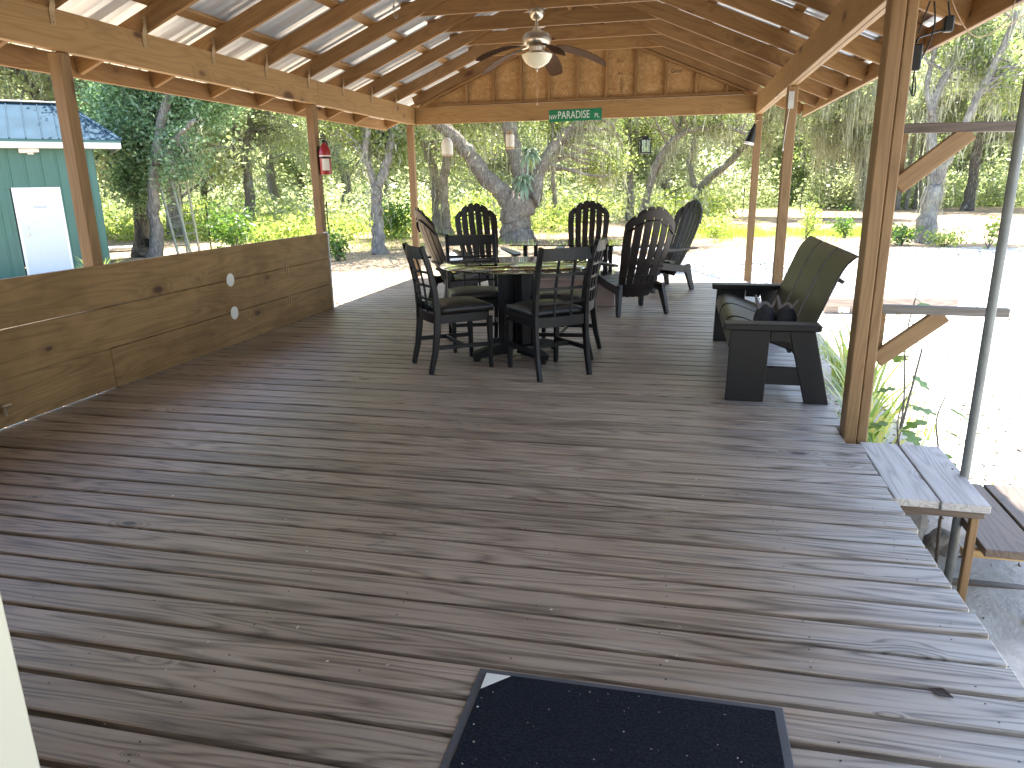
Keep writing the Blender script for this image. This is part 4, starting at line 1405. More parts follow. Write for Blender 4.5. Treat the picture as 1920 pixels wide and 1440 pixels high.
MB().add([(-0.072, -0.072, 0.1905), (0.072, -0.072, 0.1905), (0.072, 0.072, 0.1905), (-0.072, 0.072, 0.1905), (-0.03, -0.03, 0.206), (0.03, -0.03, 0.206), (0.03, 0.03, 0.206), (-0.03, 0.03, 0.206)],
         [(3, 2, 1, 0), (4, 5, 6, 7), (0, 1, 5, 4), (1, 2, 6, 5), (2, 3, 7, 6), (3, 0, 4, 7)]).build('roof', 'black_plastic', l3)
for rz in range(4):
    MB().box((-0.058, -0.0012, 0.0185), (0.058, 0.0012, 0.1775)).build('pane', 'glass', l3, (0.060 * math.sin(R(90 * rz)), -0.060 * math.cos(R(90 * rz)), 0), (0, 0, R(90 * rz)))
hang_line(l3, 0.235, 0.485)
hl = thing('flood_light', 'black cone-shaped lamp with white face on the far right post', 'lamp', (0.918, 10.675, 1.84))
MB().lathe([(0.0, 0.0), (0.062, 0.0), (0.06, 0.02), (0.045, 0.12), (0.02, 0.20), (0.012, 0.24), (0, 0.24)], 16).build('shade', 'black_plastic', hl, (-0.045, 0, 0), (0, R(14), 0), smooth=True)
MB().lathe([(0.0, -0.03), (0.064, -0.03), (0.064, -0.002), (0, -0.002)], 16).build('face', 'white_paint', hl, (-0.045, 0, 0), (0, R(14), 0))
MB().tube([(-0.0, 0, 0.22), (0.03, 0.0, 0.27), (0.06, 0.005, 0.28)], 0.01, 7).build('bracket', 'strap', hl)
hk = thing('hanging_hook', 'small metal hook dangling from a rafter at top left', 'hook', (-2.55, 6.706, 2.80))
MB().tube([(0, 0, 0.19), (0, 0, 0.05)], 0.0025, 6).lathe([(0.0, 0.05), (0.012, 0.055), (0.014, 0.075), (0.006, 0.095), (0, 0.095)], 10).build('shank', 'galv', hk)
MB().tube(smooth_path([(0, 0, 0.05), (0.0, 0, 0.01), (0.012, 0, -0.012), (0.028, 0, 0.0), (0.026, 0, 0.016)], 5), 0.0035, 7).build('hook_bend', 'galv', hk, smooth=True)
cdp = thing('pull_cord', 'thin pale cord hanging down the middle right post', 'cord', (0.925, 7.565, 1.62))
MB().tube([(0.03, 0, 0.37), (0.012, -0.004, 0.2), (0.0, -0.004, 0.02)], 0.003, 6).build('line', 'paper', cdp)
MB().lathe([(0, -0.012), (0.008, -0.008), (0.008, 0.01), (0.003, 0.02), (0, 0.02)], 8).build('toggle', 'paper', cdp, (0.0, -0.004, 0))


# ------------------------------------------------------------------ wooden brackets on the near right post
def shelf_bracket(z, x1, lab, mat):
    t = thing('post_arm_bracket', lab, 'bracket', (1.05, 4.09, z), 0, 'wooden arm brackets on the near post')
    board('arm', (0.0, 0, 0), (x1 - 1.05, 0, -0.008), 0.045, 0.040, mat, t, face=(0, 1, 0))
    zb = -0.275
    board('brace', (0.004, 0.001, zb), (0.30, 0.001, -0.022), 0.085, 0.036, 'pine_post', t, face=(0, 1, 0))
    MB().box((0.001, 0.03, -0.235), (0.036, 0.066, -0.024)).build('block', 'pine_post', t)


shelf_bracket(1.585, 1.78, 'upper wooden arm with diagonal brace on the near right post', 'dark_board')
shelf_bracket(0.695, 1.645, 'lower wooden arm with diagonal brace, ending beyond the steel pole', 'arm_wood')
po = thing('steel_pole', 'tall galvanised steel pole standing beside the steps', 'pole', (1.385, 3.62, -0.62))
MB().tube([(0, 0, 0), (0.0, 0, 1.3), (0.004, 0.0, 3.0)], 0.021, 14).build('pipe', 'pole', po, smooth=True)
MB().lathe([(0, 3.0), (0.023, 3.0), (0.023, 3.03), (0, 3.035)], 14).build('cap', 'pole', po)
tag(MB().tube([(0, 0, 0), (-0.01, 0.01, 0.28), (0.012, 0.015, 0.56)], [0.009, 0.008, 0.006], 7).build('stick', 'dark_board', None, (1.345, 3.68, -0.58)), 'short dark stick leaning beside the foot of the steel pole', 'stick')
pq = gat(1672, 842, -0.35)
tag(MB().tube([(0, 0, 0), (0.07, 0.02, 0.40), (0.13, 0.05, 0.85)], [0.010, 0.009, 0.006], 6).build('garden_cane', 'strap_grey', None, (1.30, 4.55, -0.47)), 'thin grey cane slanting up from the plants behind the step', 'cane')

# ------------------------------------------------------------------ steps at the right deck edge
st = thing('deck_steps', 'weathered two-tread wooden steps at the right deck edge', 'steps', (1.3, 3.65, -0.70))
SO = Vector((1.3, 3.65, -0.70))


def sb(name, A, B, W, T, mat, face=(0, 0, 1)):
    return board(name, Vector(A) - SO, Vector(B) - SO, W, T, mat, st, face)


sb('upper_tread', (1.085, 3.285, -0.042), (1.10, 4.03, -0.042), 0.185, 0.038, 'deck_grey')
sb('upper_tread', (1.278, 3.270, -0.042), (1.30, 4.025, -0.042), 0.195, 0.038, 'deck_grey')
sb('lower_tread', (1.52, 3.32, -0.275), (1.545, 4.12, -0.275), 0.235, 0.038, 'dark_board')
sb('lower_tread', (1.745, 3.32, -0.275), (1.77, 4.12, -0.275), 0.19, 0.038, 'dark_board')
for y in (3.33, 3.98):
    sb('upper_rail', (0.995, y, -0.085), (1.375, y, -0.085), 0.045, 0.038, 'dark_board', (0, 1, 0))
    sb('leg', (1.355, y + 0.041, -0.74), (1.355, y + 0.041, -0.064), 0.034, 0.034, 'pine_post', (0, 1, 0))
    sb('lower_rail', (1.34, y + 0.082, -0.318), (1.85, y + 0.082, -0.318), 0.04, 0.036, 'stake', (0, 1, 0))
    sb('leg', (1.655, y + 0.042, -0.78), (1.655, y + 0.042, -0.34), 0.034, 0.036, 'stake', (0, 1, 0))
sb('leg', (1.045, 3.70, -0.72), (1.045, 3.70, -0.064), 0.04, 0.04, 'dark_board', (0, 1, 0))
sb('foot_rail', (1.02, 3.62, -0.60), (1.95, 3.68, -0.64), 0.05, 0.05, 'dark_board')
sb('stringer', (1.30, 3.96, -0.10), (1.44, 3.50, -0.29), 0.045, 0.03, 'dark_board', (1, 0, 0))
# rock and landscape timber
def rock(name, lab, c, r, seed):
    bm = bmesh.new()
    bmesh.ops.create_icosphere(bm, subdivisions=3, radius=1)
    rg = np.random.default_rng(seed)
    ph = rg.uniform(0, 6, (4, 3))
    fr = rg.uniform(1.5, 3.5, (4, 3))
    for v in bm.verts:
        n = sum(math.sin(fr[i][0] * v.co.x + ph[i][0]) * math.sin(fr[i][1] * v.co.y + ph[i][1]) * math.sin(fr[i][2] * v.co.z + ph[i][2]) for i in range(4))
        s = 1 + 0.22 * n
        v.co = Vector((v.co.x * r[0] * s, v.co.y * r[1] * s, max(v.co.z, -0.5) * r[2] * s))
    me = bpy.data.meshes.new(name)
    bm.to_mesh(me)
    bm.free()
    me.materials.append(M['rock'])
    return tag(link(name, me, None, c), lab, 'rock')


rock('rock', 'rough grey rock on the sand behind the foot of the pole', (1.26, 4.02, -0.50), (0.13, 0.12, 0.11), 3)
rock('rock', 'smaller pale rock beside the pole under the steps', (1.46, 3.98, -0.56), (0.09, 0.10, 0.07), 9)
lt = thing('landscape_timber', 'long pale timber on short blocks bordering the sand', 'timber', (2.8, 9.3, -0.45))
A_, B_ = gat(1545, 566, -0.30), gat(1793, 566, -0.30)
ctr = Vector((2.8, 9.3, -0.45))
board('beam', (A_.x - 2.8, A_.y - 9.3, 0.15), (B_.x - 2.8, B_.y - 9.3, 0.15), 0.13, 0.14, 'timber', lt, face=(0, 1, 0), bevel=0.012)
for q in (0.06, 0.26, 0.9):
    C_ = A_.lerp(B_, q)
    MB().box((C_.x - 2.8 - 0.09, C_.y - 9.3 - 0.06, -0.06), (C_.x - 2.8 + 0.09, C_.y - 9.3 + 0.06, 0.083)).build('block', 'timber', lt)

# ------------------------------------------------------------------ cables at the top right
cb = thing('power_cable', 'black power cables and plugs hanging beside the near right post', 'cable', (1.07, 4.1, 1.9))
CO = Vector((1.07, 4.1, 1.9))


def cab(name, pts, r, mat, parent, Y=4.15):
    P_ = [at(x, y, Y + 0.01 * i) - CO for i, (x, y) in enumerate(pts)]
    return MB().tube(smooth_path(P_, 5), r, 7).build(name, mat, parent, smooth=True)


cab('cord', [(1752, 2), (1753, 40), (1745, 75), (1730, 105), (1716, 130), (1712, 155), (1710, 180)], 0.0042, 'black_plastic', cb, 4.2)
cab('cord', [(1744, 2), (1730, 40), (1722, 62)], 0.004, 'black_plastic', cb, 4.2)
cab('cord', [(1718, 80), (1724, 70), (1745, 63), (1768, 56)], 0.0055, 'black_plastic', cb, 4.2)
cab('cord', [(1778, 2), (1780, 20), (1782, 35)], 0.0045, 'black_plastic', cb, 4.2)
cab('cord', [(1704, 160), (1711, 180), (1716, 172), (1716, 145)], 0.0035, 'black_plastic', cb, 4.2)
for (x, y), (sx, sz) in (((1778, 45), (0.022, 0.036)), ((1717, 108), (0.024, 0.06))):
    c_ = at(x, y, 4.22) - CO
    MB().box((c_.x - sx, c_.y - 0.02, c_.z - sz), (c_.x + sx, c_.y + 0.02, c_.z + sz)).build('plug', 'black_plastic', cb, bevel=0.006)
wl = thing('tan_wire', 'thin tan wire looping down from the eave at top right', 'wire', (1.07, 4.1, 1.9))
cab('loop', [(1785, 0), (1796, 28), (1812, 55), (1828, 68), (1850, 66), (1878, 48), (1895, 25), (1904, 0)], 0.0028, 'red_wire', wl, 4.3)
cab('loop', [(1880, 55), (1900, 42), (1925, 25)], 0.0028, 'red_wire', wl, 4.3)


# ------------------------------------------------------------------ trees
def px_scale(p):
    return (Vector(p) - CAMP).dot(FW) / F_PX


def bent(a, b, sag, rng, n=5):
    a, b = Vector(a), Vector(b)
    L_ = (b - a).length
    off = Vector(rng.normal(size=3)) * 0.12 * L_
    out = []
    for i in range(n + 1):
        t = i / n
        out.append(a.lerp(b, t) + (off + Vector((0, 0, sag * L_))) * math.sin(math.pi * t))
    return out


def moss_quads(tops, rng, lmin, lmax, per=11, w=0.018, spread=0.15):
    """Hanging strands: each strand a wavering chain of narrow quads, in ragged tassels."""
    out = []
    for p in tops:
        base = rng.uniform(lmin, lmax) * rng.uniform(0.35, 1.0)
        for _ in range(per):
            q = np.array(p) + np.array([rng.normal() * spread, rng.normal() * spread, rng.normal() * 0.10])
            L_ = base * rng.uniform(0.25, 1.1)
            ww = w * rng.uniform(0.5, 1.6)
            prev = q
            n_ = 5
            for k in range(n_):
                a = rng.uniform(0, math.pi)
                s = np.array([math.cos(a), math.sin(a), 0])
                nxt = prev + np.array([rng.normal() * 0.045, rng.normal() * 0.045, -L_ / n_ * rng.uniform(0.6, 1.3)])
                w0, w1 = ww * rng.uniform(0.4, 1.3) * (1 - 0.15 * k), ww * (1 - 0.15 * (k + 1)) * rng.uniform(0.3, 1.2)
                out += [prev - s * w0, prev + s * w0, nxt + s * w1, nxt - s * w1]
                prev = nxt
    return np.array(out)


def clump_points(center, rad, n, rng, shell=0.35):
    u = rng.normal(size=(n, 3))
    u /= np.linalg.norm(u, axis=1, keepdims=True)
    r = (shell + (1 - shell) * rng.uniform(0, 1, n)) ** 0.6
    return np.asarray(center) + u * r[:, None] * np.asarray(rad)


def tree_meshes(key, limbs, crowns, bark, leaf, rng, leafsize=0.062, per=90, sig_=0.30, moss=0.5, mossl=(0.4, 1.3), twig=0.6):
    """limbs: lists of (Vector, radius). crowns: (center, radii, clumps)."""
    tb_ = MB()
    nodes = []
    for lb_ in limbs:
        pts = smooth_path([p for p, r in lb_], 4)
        rr = []
        for i in range(len(lb_) - 1):
            for k in range(4):
                rr.append(lb_[i][1] + (lb_[i + 1][1] - lb_[i][1]) * k / 4)
        rr.append(lb_[-1][1])
        rr = [r * (1 + 0.10 * math.sin(i * 2.1 + len(nodes))) for i, r in enumerate(rr)]
        pts = [p + Vector(rng.normal(size=3)) * r * 0.12 for p, r in zip(pts, rr)]
        tb_.tube(pts, rr, 12 if rr[0] > 0.12 else 8)
        nodes += list(zip(pts, rr))
    up = [(p, r) for p, r in nodes if p.z > 1.0] or nodes
    C = []
    for c, rad, n_ in crowns:
        C.append(clump_points(c, rad, n_, rng))
    C = np.concatenate(C)
    arr = np.array([tuple(p) for p, r in up])
    for c in C:
        if rng.uniform() < twig:
            d = np.linalg.norm(arr - c, axis=1) + 0.6 * np.maximum(0, arr[:, 2] - c[2])
            i = int(np.argmin(d + rng.uniform(0, 1.0, len(d))))
            p, r = up[i]
            r0 = min(r * 0.5, 0.022 + 0.012 * float(d[i]))
            pts = bent(p, c, 0.08, rng, 5)
            tb_.tube(pts, [r0 * (1 - 0.15 * k) for k in range(6)], 5, cap=False)
    trunk = tb_.mesh(key + '_trunk', bark, smooth='all')
    lc = (C[:, None, :] + rng.normal(size=(len(C), per, 3)) * np.array([sig_, sig_, sig_ * 0.7])).reshape(-1, 3)
    crown = fast_mesh(key + '_crown', leaf_quads(lc, leafsize, 0.5, 0.2, rng), 0, leaf)
    ms = None
    if moss:
        k_ = max(6, int(len(C) * moss))
        tops = C[rng.choice(len(C), k_)]
        low = [np.array(p) for p, r in up]
        tops = np.concatenate([tops, np.array(low)[rng.choice(len(low), max(3, k_ // 4))]])
        ms = fast_mesh(key + '_moss', moss_quads(tops, rng, *mossl), 0, 'moss')
    return trunk, crown, ms


def plant_tree(name, label, base, limbs, crowns, bark='bark', leaf='leaf', seed=1, group=None, **kw):
    rng = np.random.default_rng(seed)
    base = Vector(base)
    L2 = [[(p - base, r) for p, r in lb_] for lb_ in limbs]
    C2 = [(np.array(c) - np.array(base), rad, n_) for c, rad, n_ in crowns]
    tm, cm, mm = tree_meshes(name, L2, C2, bark, leaf, rng, **kw)
    t = thing(name, label, 'tree', base, 0, group)
    link('trunk', tm, t)
    link('crown', cm, t)
    if mm:
        link('moss', mm, t)
    return t


def limb(Y, pts, dY=0.0, ground=False):
    out = []
    n_ = len(pts)
    for i, (x, y, r) in enumerate(pts):
        p = at(x, y, Y + dY * i / max(1, n_ - 1))
        if ground and i == 0:
            p = at(x, y, Y)
            p.z = ground_z(p.x, p.y) - 0.06
        out.append((p, r * px_scale(p)))
    if ground:
        p0, r0 = out[0]
        out[0] = (p0, r0 * 1.35)
    return out


def base_of(Y, px, py):
    p = at(px, py, Y)
    return (p.x, p.y, ground_z(p.x, p.y))


def cr(px, py, Y, rad, n_):
    return (tuple(at(px, py, Y)), rad, n_)


plant_tree('live_oak', 'thick forked live oak with grey-green ferns behind the slatted armchairs', base_of(22.8, 972, 455),
           [limb(22.8, [(972, 462, 28), (969, 425, 27), (971, 395, 28), (977, 368, 31)], 0, True),
            limb(22.8, [(962, 385, 20), (938, 360, 17), (905, 325, 15.5), (875, 285, 14.5), (848, 255, 13), (815, 225, 12), (770, 190, 11), (720, 140, 12), (660, 60, 9)], -1.0),
            limb(22.8, [(985, 380, 23), (980, 335, 19), (965, 285, 15), (955, 240, 14), (950, 190, 13), (940, 110, 14), (920, 0, 10)], 1.0),
            limb(22.8, [(998, 375, 18), (1010, 330, 12), (1030, 285, 10), (1060, 250, 9.5), (1100, 222, 9), (1160, 180, 11), (1230, 120, 9), (1290, 40, 7)], 0.6),
            [(Vector((-2.4, 22.9, 3.6)), 0.14), (Vector((-1.4, 20.6, 5.2)), 0.11), (Vector((0.2, 17.6, 6.3)), 0.07), (Vector((1.0, 15.5, 6.7)), 0.04)]],
           [cr(940, 20, 22.8, (4.2, 4.0, 1.9), 150), cr(740, 90, 22, (2.2, 2.2, 1.2), 60), cr(1230, 80, 23.5, (2.6, 2.4, 1.3), 70), cr(880, 200, 24.0, (1.8, 1.0, 0.8), 50), cr(1080, 215, 23.8, (1.5, 1.0, 0.8), 46), cr(1120, 290, 25.5, (1.1, 0.8, 0.9), 30), ((0.7, 17.0, 6.6), (2.4, 3.4, 0.8), 120)],
           'bark', 'leaf', 11, moss=0.6, mossl=(0.7, 2.2))
plant_tree('slender_oak', 'slender grey oak forking above head height left of the armchairs', base_of(19.0, 710, 476),
           [limb(19.0, [(711, 480, 12.5), (709, 430, 10.5), (706, 385, 10), (707, 345, 10.5)], 0, True),
            limb(19.0, [(704, 352, 7), (694, 322, 6), (684, 292, 5.5), (690, 245, 5.5), (683, 180, 5), (665, 80, 4)], -0.6),
            limb(19.0, [(710, 350, 9), (722, 312, 8.5), (730, 272, 8), (738, 232, 7.5), (743, 175, 7), (750, 60, 5)], 0.5)],
           [cr(700, 60, 19.0, (2.8, 2.6, 1.6), 110), cr(640, 205, 20.5, (1.0, 0.8, 0.6), 30), cr(700, 235, 19.5, (0.9, 0.8, 0.6), 34), cr(745, 280, 19.6, (0.5, 0.5, 0.4), 10)],
           'bark_pale', 'leaf', 12, moss=0.5)
plant_tree('vine_clad_oak', 'dark trunked oak wrapped in dark green leaves beside the shed', base_of(19.4, 262, 472),
           [limb(19.4, [(262, 478, 12), (264, 400, 12), (262, 330, 11), (272, 250, 10), (300, 160, 9), (330, 60, 7)], 0, True),
            limb(19.4, [(268, 270, 6), (240, 220, 5), (215, 150, 4)], 0.4)],
           [cr(262, 230, 18.9, (1.45, 1.3, 1.7), 120), cr(258, 350, 19.2, (0.5, 0.5, 0.75), 26), cr(380, 190, 18.9, (1.0, 1.0, 0.8), 45), cr(270, 60, 19.4, (2.4, 2.6, 1.4), 90)],
           'bark_dark', 'leaf_dark', 13, moss=0.12, per=130, sig_=0.26)
plant_tree('pale_oak', 'pale grey oak trunk standing next to the aluminium ladder', base_of(17.9, 292, 480),
           [limb(17.9, [(293, 486, 12), (291, 430, 11.5), (288, 370, 10.5), (292, 300, 9.5), (308, 205, 8.5), (340, 110, 8), (380, 0, 7)], 0.4, True),
            limb(17.9, [(291, 310, 7), (330, 260, 5), (365, 225, 4)], -0.4)],
           [cr(330, 40, 18.2, (2.3, 2.2, 1.3), 80), cr(330, 285, 17.8, (0.55, 0.5, 0.7), 20)],
           'bark_pale', 'leaf_dark', 14, moss=0.25)
plant_tree('spreading_oak', 'oak with two raised forks above the yellow brush, left of the extinguisher', base_of(30, 466, 405),
           [limb(30, [(468, 412, 9), (465, 345, 8.5), (460, 280, 8)], 0, True),
            limb(30, [(460, 290, 6.5), (447, 252, 5.5), (428, 228, 4.5), (400, 218, 3.5), (365, 225, 2.5)], -0.5),
            limb(30, [(462, 285, 6), (466, 235, 5), (474, 190, 4.5), (490, 110, 4)], 0.4),
            limb(30, [(462, 320, 5), (430, 270, 3.5), (390, 250, 2.5), (350, 255, 2)], 0.6)],
           [cr(470, 130, 30, (3.2, 3.0, 1.9), 110), cr(380, 235, 30, (1.8, 1.4, 1.0), 60), cr(530, 230, 31, (1.7, 1.4, 1.1), 66), cr(420, 300, 31, (1.4, 1.2, 0.9), 34)],
           'bark', 'leaf_far', 15, moss=0.6)
plant_tree('leaning_oak', 'oak with a dark limb arching left, behind the far left post', base_of(26.4, 826, 445),
           [limb(26.4, [(838, 452, 10), (835, 400, 9), (832, 345, 8.5), (838, 290, 8), (846, 225, 7), (860, 120, 6)], 0, True),
            limb(26.9, [(818, 448, 9), (818, 390, 8), (815, 335, 8), (806, 295, 8), (790, 262, 8), (765, 240, 7), (735, 232, 6), (690, 240, 4)], 0.6, True)],
           [cr(800, 120, 26.6, (3.0, 2.6, 1.7), 100), cr(745, 215, 27.2, (1.6, 1.2, 0.8), 50), cr(880, 270, 27.5, (1.2, 1.0, 1.0), 30)],
           'bark', 'leaf', 16, moss=0.7, mossl=(0.6, 1.8))
plant_tree('thin_brown_tree', 'thin brown trunk just right of the thick oak', base_of(31, 1037, 426),
           [limb(31, [(1037, 430, 5), (1041, 380, 4.5), (1036, 330, 4), (1046, 270, 4), (1050, 190, 3)], 0, True)],
           [cr(1050, 190, 31, (2.0, 1.8, 1.2), 60)], 'bark', 'leaf', 17, moss=0.4)
plant_tree('straight_oak', 'straight slim oak trunk below the black lantern', base_of(36, 1182, 411),
           [limb(36, [(1182, 414, 7), (1181, 360, 6.5), (1180, 300, 6), (1178, 250, 5.5), (1186, 150, 5)], 0, True),
            limb(36, [(1180, 290, 3.5), (1165, 262, 2.5), (1150, 240, 2)], 0)],
           [cr(1170, 160, 36, (3.2, 2.8, 2.0), 110), cr(1150, 275, 36.5, (1.6, 1.2, 1.3), 50), cr(1215, 250, 36.5, (1.3, 1.0, 0.8), 26)], 'bark', 'leaf', 18, moss=0.6)
plant_tree('arching_oak', 'oak whose curved trunk arches right under the gable beam', base_of(34, 1203, 416),
           [limb(34, [(1202, 420, 8), (1212, 370, 7), (1226, 320, 7), (1246, 282, 6.5), (1272, 255, 6), (1308, 240, 5), (1350, 238, 4), (1400, 250, 3)], -0.5, True),
            limb(34, [(1224, 325, 6), (1245, 300, 5), (1258, 275, 4.5), (1275, 235, 4), (1280, 150, 3)], 0.5)],
           [cr(1290, 150, 34, (3.2, 2.6, 1.7), 110), cr(1350, 228, 34, (1.3, 1.0, 0.5), 26)], 'bark', 'leaf', 19, moss=0.9, mossl=(0.8, 2.2))
plant_tree('mossy_oak', 'pale oak with a long slanting limb hung with moss, right of the armchairs', base_of(40, 1312, 405),
           [limb(40, [(1312, 408, 9), (1309, 375, 9), (1306, 352, 9)], 0, True),
            limb(40, [(1304, 358, 6), (1297, 325, 5), (1292, 300, 4.5), (1300, 270, 4), (1310, 200, 3)], 0.6),
            limb(40, [(1310, 355, 7.5), (1330, 335, 7), (1362, 308, 6.5), (1400, 268, 6), (1440, 225, 5), (1480, 150, 4)], -1.0)],
           [cr(1370, 150, 40, (4.0, 3.0, 2.0), 130), cr(1400, 245, 39.5, (2.0, 1.2, 0.6), 40)], 'bark_pale', 'leaf_far', 20, moss=1.1, mossl=(0.8, 2.6))
plant_tree('forked_oak', 'stout forked oak on the sand between near post and steel pole', base_of(22.7, 1731, 457),
           [limb(22.7, [(1731, 462, 18), (1739, 415, 16.5), (1751, 350, 16)], 0, True),
            limb(22.7, [(1749, 360, 11), (1748, 300, 9), (1746, 235, 8.5), (1753, 185, 8), (1785, 120, 7), (1815, 60, 6), (1850, -40, 5)], 0.4),
            limb(22.7, [(1748, 215, 6), (1738, 165, 5), (1748, 115, 4.5), (1770, 40, 4)], 0.5),
            limb(22.7, [(1756, 350, 10), (1770, 310, 8), (1795, 265, 7), (1832, 185, 6.5), (1870, 110, 6), (1910, 20, 5)], -0.6)],
           [cr(1740, -60, 22.7, (2.6, 2.6, 1.3), 70), cr(1850, 120, 23.5, (0.9, 0.8, 0.7), 18), cr(1770, 65, 23.5, (1.3, 1.0, 0.8), 26), cr(1905, 160, 22.5, (0.8, 0.8, 0.8), 16)],
           'bark_pale', 'leaf', 21, moss=0.9, mossl=(0.7, 2.0))
plant_tree('far_right_oak', 'dark straight trunk at the back of the lawn by the steel pole', base_of(45, 1814, 395),
           [limb(45, [(1814, 398, 9), (1822, 345, 8.5), (1834, 275, 8), (1848, 210, 8), (1862, 120, 6)], 0, True),
            limb(45, [(1820, 393, 5), (1826, 345, 5), (1836, 290, 4)], 0.1)],
           [cr(1860, 110, 45, (5.0, 4.0, 2.6), 130), cr(1900, 215, 45, (2.2, 2.0, 1.2), 40)], 'bark_dark', 'leaf_far', 22, moss=1.0, mossl=(0.9, 2.6), leafsize=0.10)
for i, (px, r, lab) in enumerate(((1682, 4.0, 'leftmost of three thin trunks behind the forked oak'), (1698, 3.6, 'middle of three thin trunks behind the forked oak'), (1716, 4.6, 'right one of three thin trunks behind the forked oak'))):
    plant_tree('thin_oak', lab, base_of(46 + i, px, 391),
               [limb(46 + i, [(px, 393, r), (px + 6, 350, r * 0.9), (px + 10, 300, r * 0.85), (px + 24, 230, r * 0.7)], 0, True)],
               [cr(px + 20, 190, 46 + i, (2.6, 2.4, 1.7), 60)], 'bark', 'leaf_far', 30 + i, 'thin trunks behind the forked oak', moss=1.0, mossl=(0.8, 2.4), leafsize=0.10)
plant_tree('moss_curtain_oak', 'oak draped in a curtain of grey moss beyond the middle right post', base_of(37, 1610, 395),
           [limb(37, [(1625, 397, 4), (1622, 330, 4), (1612, 260, 4.5), (1590, 200, 4.5), (1540, 150, 5), (1480, 110, 4)], 0, True)],
           [cr(1560, 150, 37, (4.2, 2.6, 1.8), 150), cr(1600, 240, 37.5, (2.2, 1.4, 0.9), 50)], 'bark', 'leaf_far', 41, moss=2.4, mossl=(1.2, 3.2), leafsize=0.085)

# background oaks: a few forms, copied
protos = []
for v in range(4):
    rng = np.random.default_rng(100 + v)
    h = 4.2 + v * 0.7
    tr = [(Vector((0, 0, -0.1)), 0.30), (Vector((rng.normal() * 0.15, rng.normal() * 0.15, h * 0.35)), 0.22), (Vector((rng.normal() * 0.4, rng.normal() * 0.4, h * 0.7)), 0.19)]
    limbs_ = [tr]
    tops = []
    for q in range(4):
        a = rng.uniform(0, 6.28)
        e = Vector((math.cos(a) * rng.uniform(1.8, 3.2), math.sin(a) * rng.uniform(1.8, 3.2), h * rng.uniform(1.05, 1.6)))
        mid = tr[-1][0].lerp(e, 0.5) + Vector((0, 0, 0.3))
        limbs_.append([(tr[-1][0] - Vector((0, 0, 0.25)), 0.15), (mid, 0.10), (e, 0.05)])
        tops.append(e)
    crowns_ = [(tuple(e), (1.9, 1.9, 1.3), 42) for e in tops] + [((0, 0, h * 1.75), (3.0, 3.0, 2.0), 90), ((0, 0, h * 0.95), (2.8, 2.8, 1.2), 60), ((0, 0, h * 0.6), (3.2, 3.2, 0.9), 34)]
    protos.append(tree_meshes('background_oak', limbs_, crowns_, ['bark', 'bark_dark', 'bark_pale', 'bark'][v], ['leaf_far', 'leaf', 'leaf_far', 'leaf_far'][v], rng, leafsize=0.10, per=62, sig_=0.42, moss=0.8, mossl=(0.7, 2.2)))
rg = np.random.default_rng(55)
spots = []
tries = 0
while len(spots) < 40 and tries < 6000:
    tries += 1
    Y = rg.uniform(38, 80)
    ang = math.radians(rg.uniform(-54, 30))
    x = Y * math.tan(ang)
    if x > 0 and Y < 50:
        continue
    if any((x - a) ** 2 + (Y - b) ** 2 < 22.0 for a, b in spots):
        continue
    spots.append((x, Y))
spots += [(-26, 17), (-23, 24), (-30, 30), (-20.5, 27), (20, 30), (24, 40)]
ZONES = [(-900, 190, 'above the shed roof'), (190, 560, 'between the shed and the extinguisher post'), (560, 780, 'between the extinguisher post and the far left post'),
         (780, 1100, 'behind the thick oak'), (1100, 1410, 'behind the right-hand armchairs'), (1410, 1640, 'between the two right-hand posts'), (1640, 9000, 'right of the near post')]
ORD = ['first', 'second', 'third', 'fourth', 'fifth', 'sixth', 'seventh', 'eighth', 'ninth', 'tenth', 'eleventh', 'twelfth', 'thirteenth', 'fourteenth', 'fifteenth', 'sixteenth']


def to_px(x, y, z):
    d = Vector((x, y, z)) - CAMP
    return 960 + F_PX * d.dot(RT) / d.dot(FW)


spots.sort(key=lambda q: to_px(q[0], q[1], 1.0))
zc = {}
for i, (x, y) in enumerate(spots):
    pxx = to_px(x, y, 1.0)
    zn = next(z for a, b, z in ZONES if a <= pxx < b)
    zc[zn] = zc.get(zn, 0) + 1
    tm, cm, mm_ = protos[i % 4]
    t = thing('background_oak', 'mossy background oak %s, %s from left' % (zn, ORD[zc[zn] - 1]), 'tree', (x, y, ground_z(x, y)), rg.uniform(0, 6.28), 'oaks of the wood beyond the clearing')
    s = rg.uniform(0.85, 1.35)
    t.scale = (s, s, s * rg.uniform(0.95, 1.2))
    link('trunk', tm, t)
    link('crown', cm, t)
    link('moss', mm_, t)

# the wood far behind, one mass
rg = np.random.default_rng(77)
n_ = 3600
ang = np.radians(rg.uniform(-60, 40, n_))
Yf = rg.uniform(74, 100, n_)
cl = np.stack([Yf * np.tan(ang), Yf, rg.uniform(0, 1, n_) ** 0.8 * 19 - 0.3], 1)
lc = (cl[:, None, :] + rg.normal(size=(n_, 26, 3)) * np.array([1.0, 1.0, 0.7])).reshape(-1, 3)
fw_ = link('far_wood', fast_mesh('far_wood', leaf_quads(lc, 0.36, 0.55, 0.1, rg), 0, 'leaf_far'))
tag(fw_, 'hazy green wall of far-off woodland foliage', 'woodland', None, 'stuff')


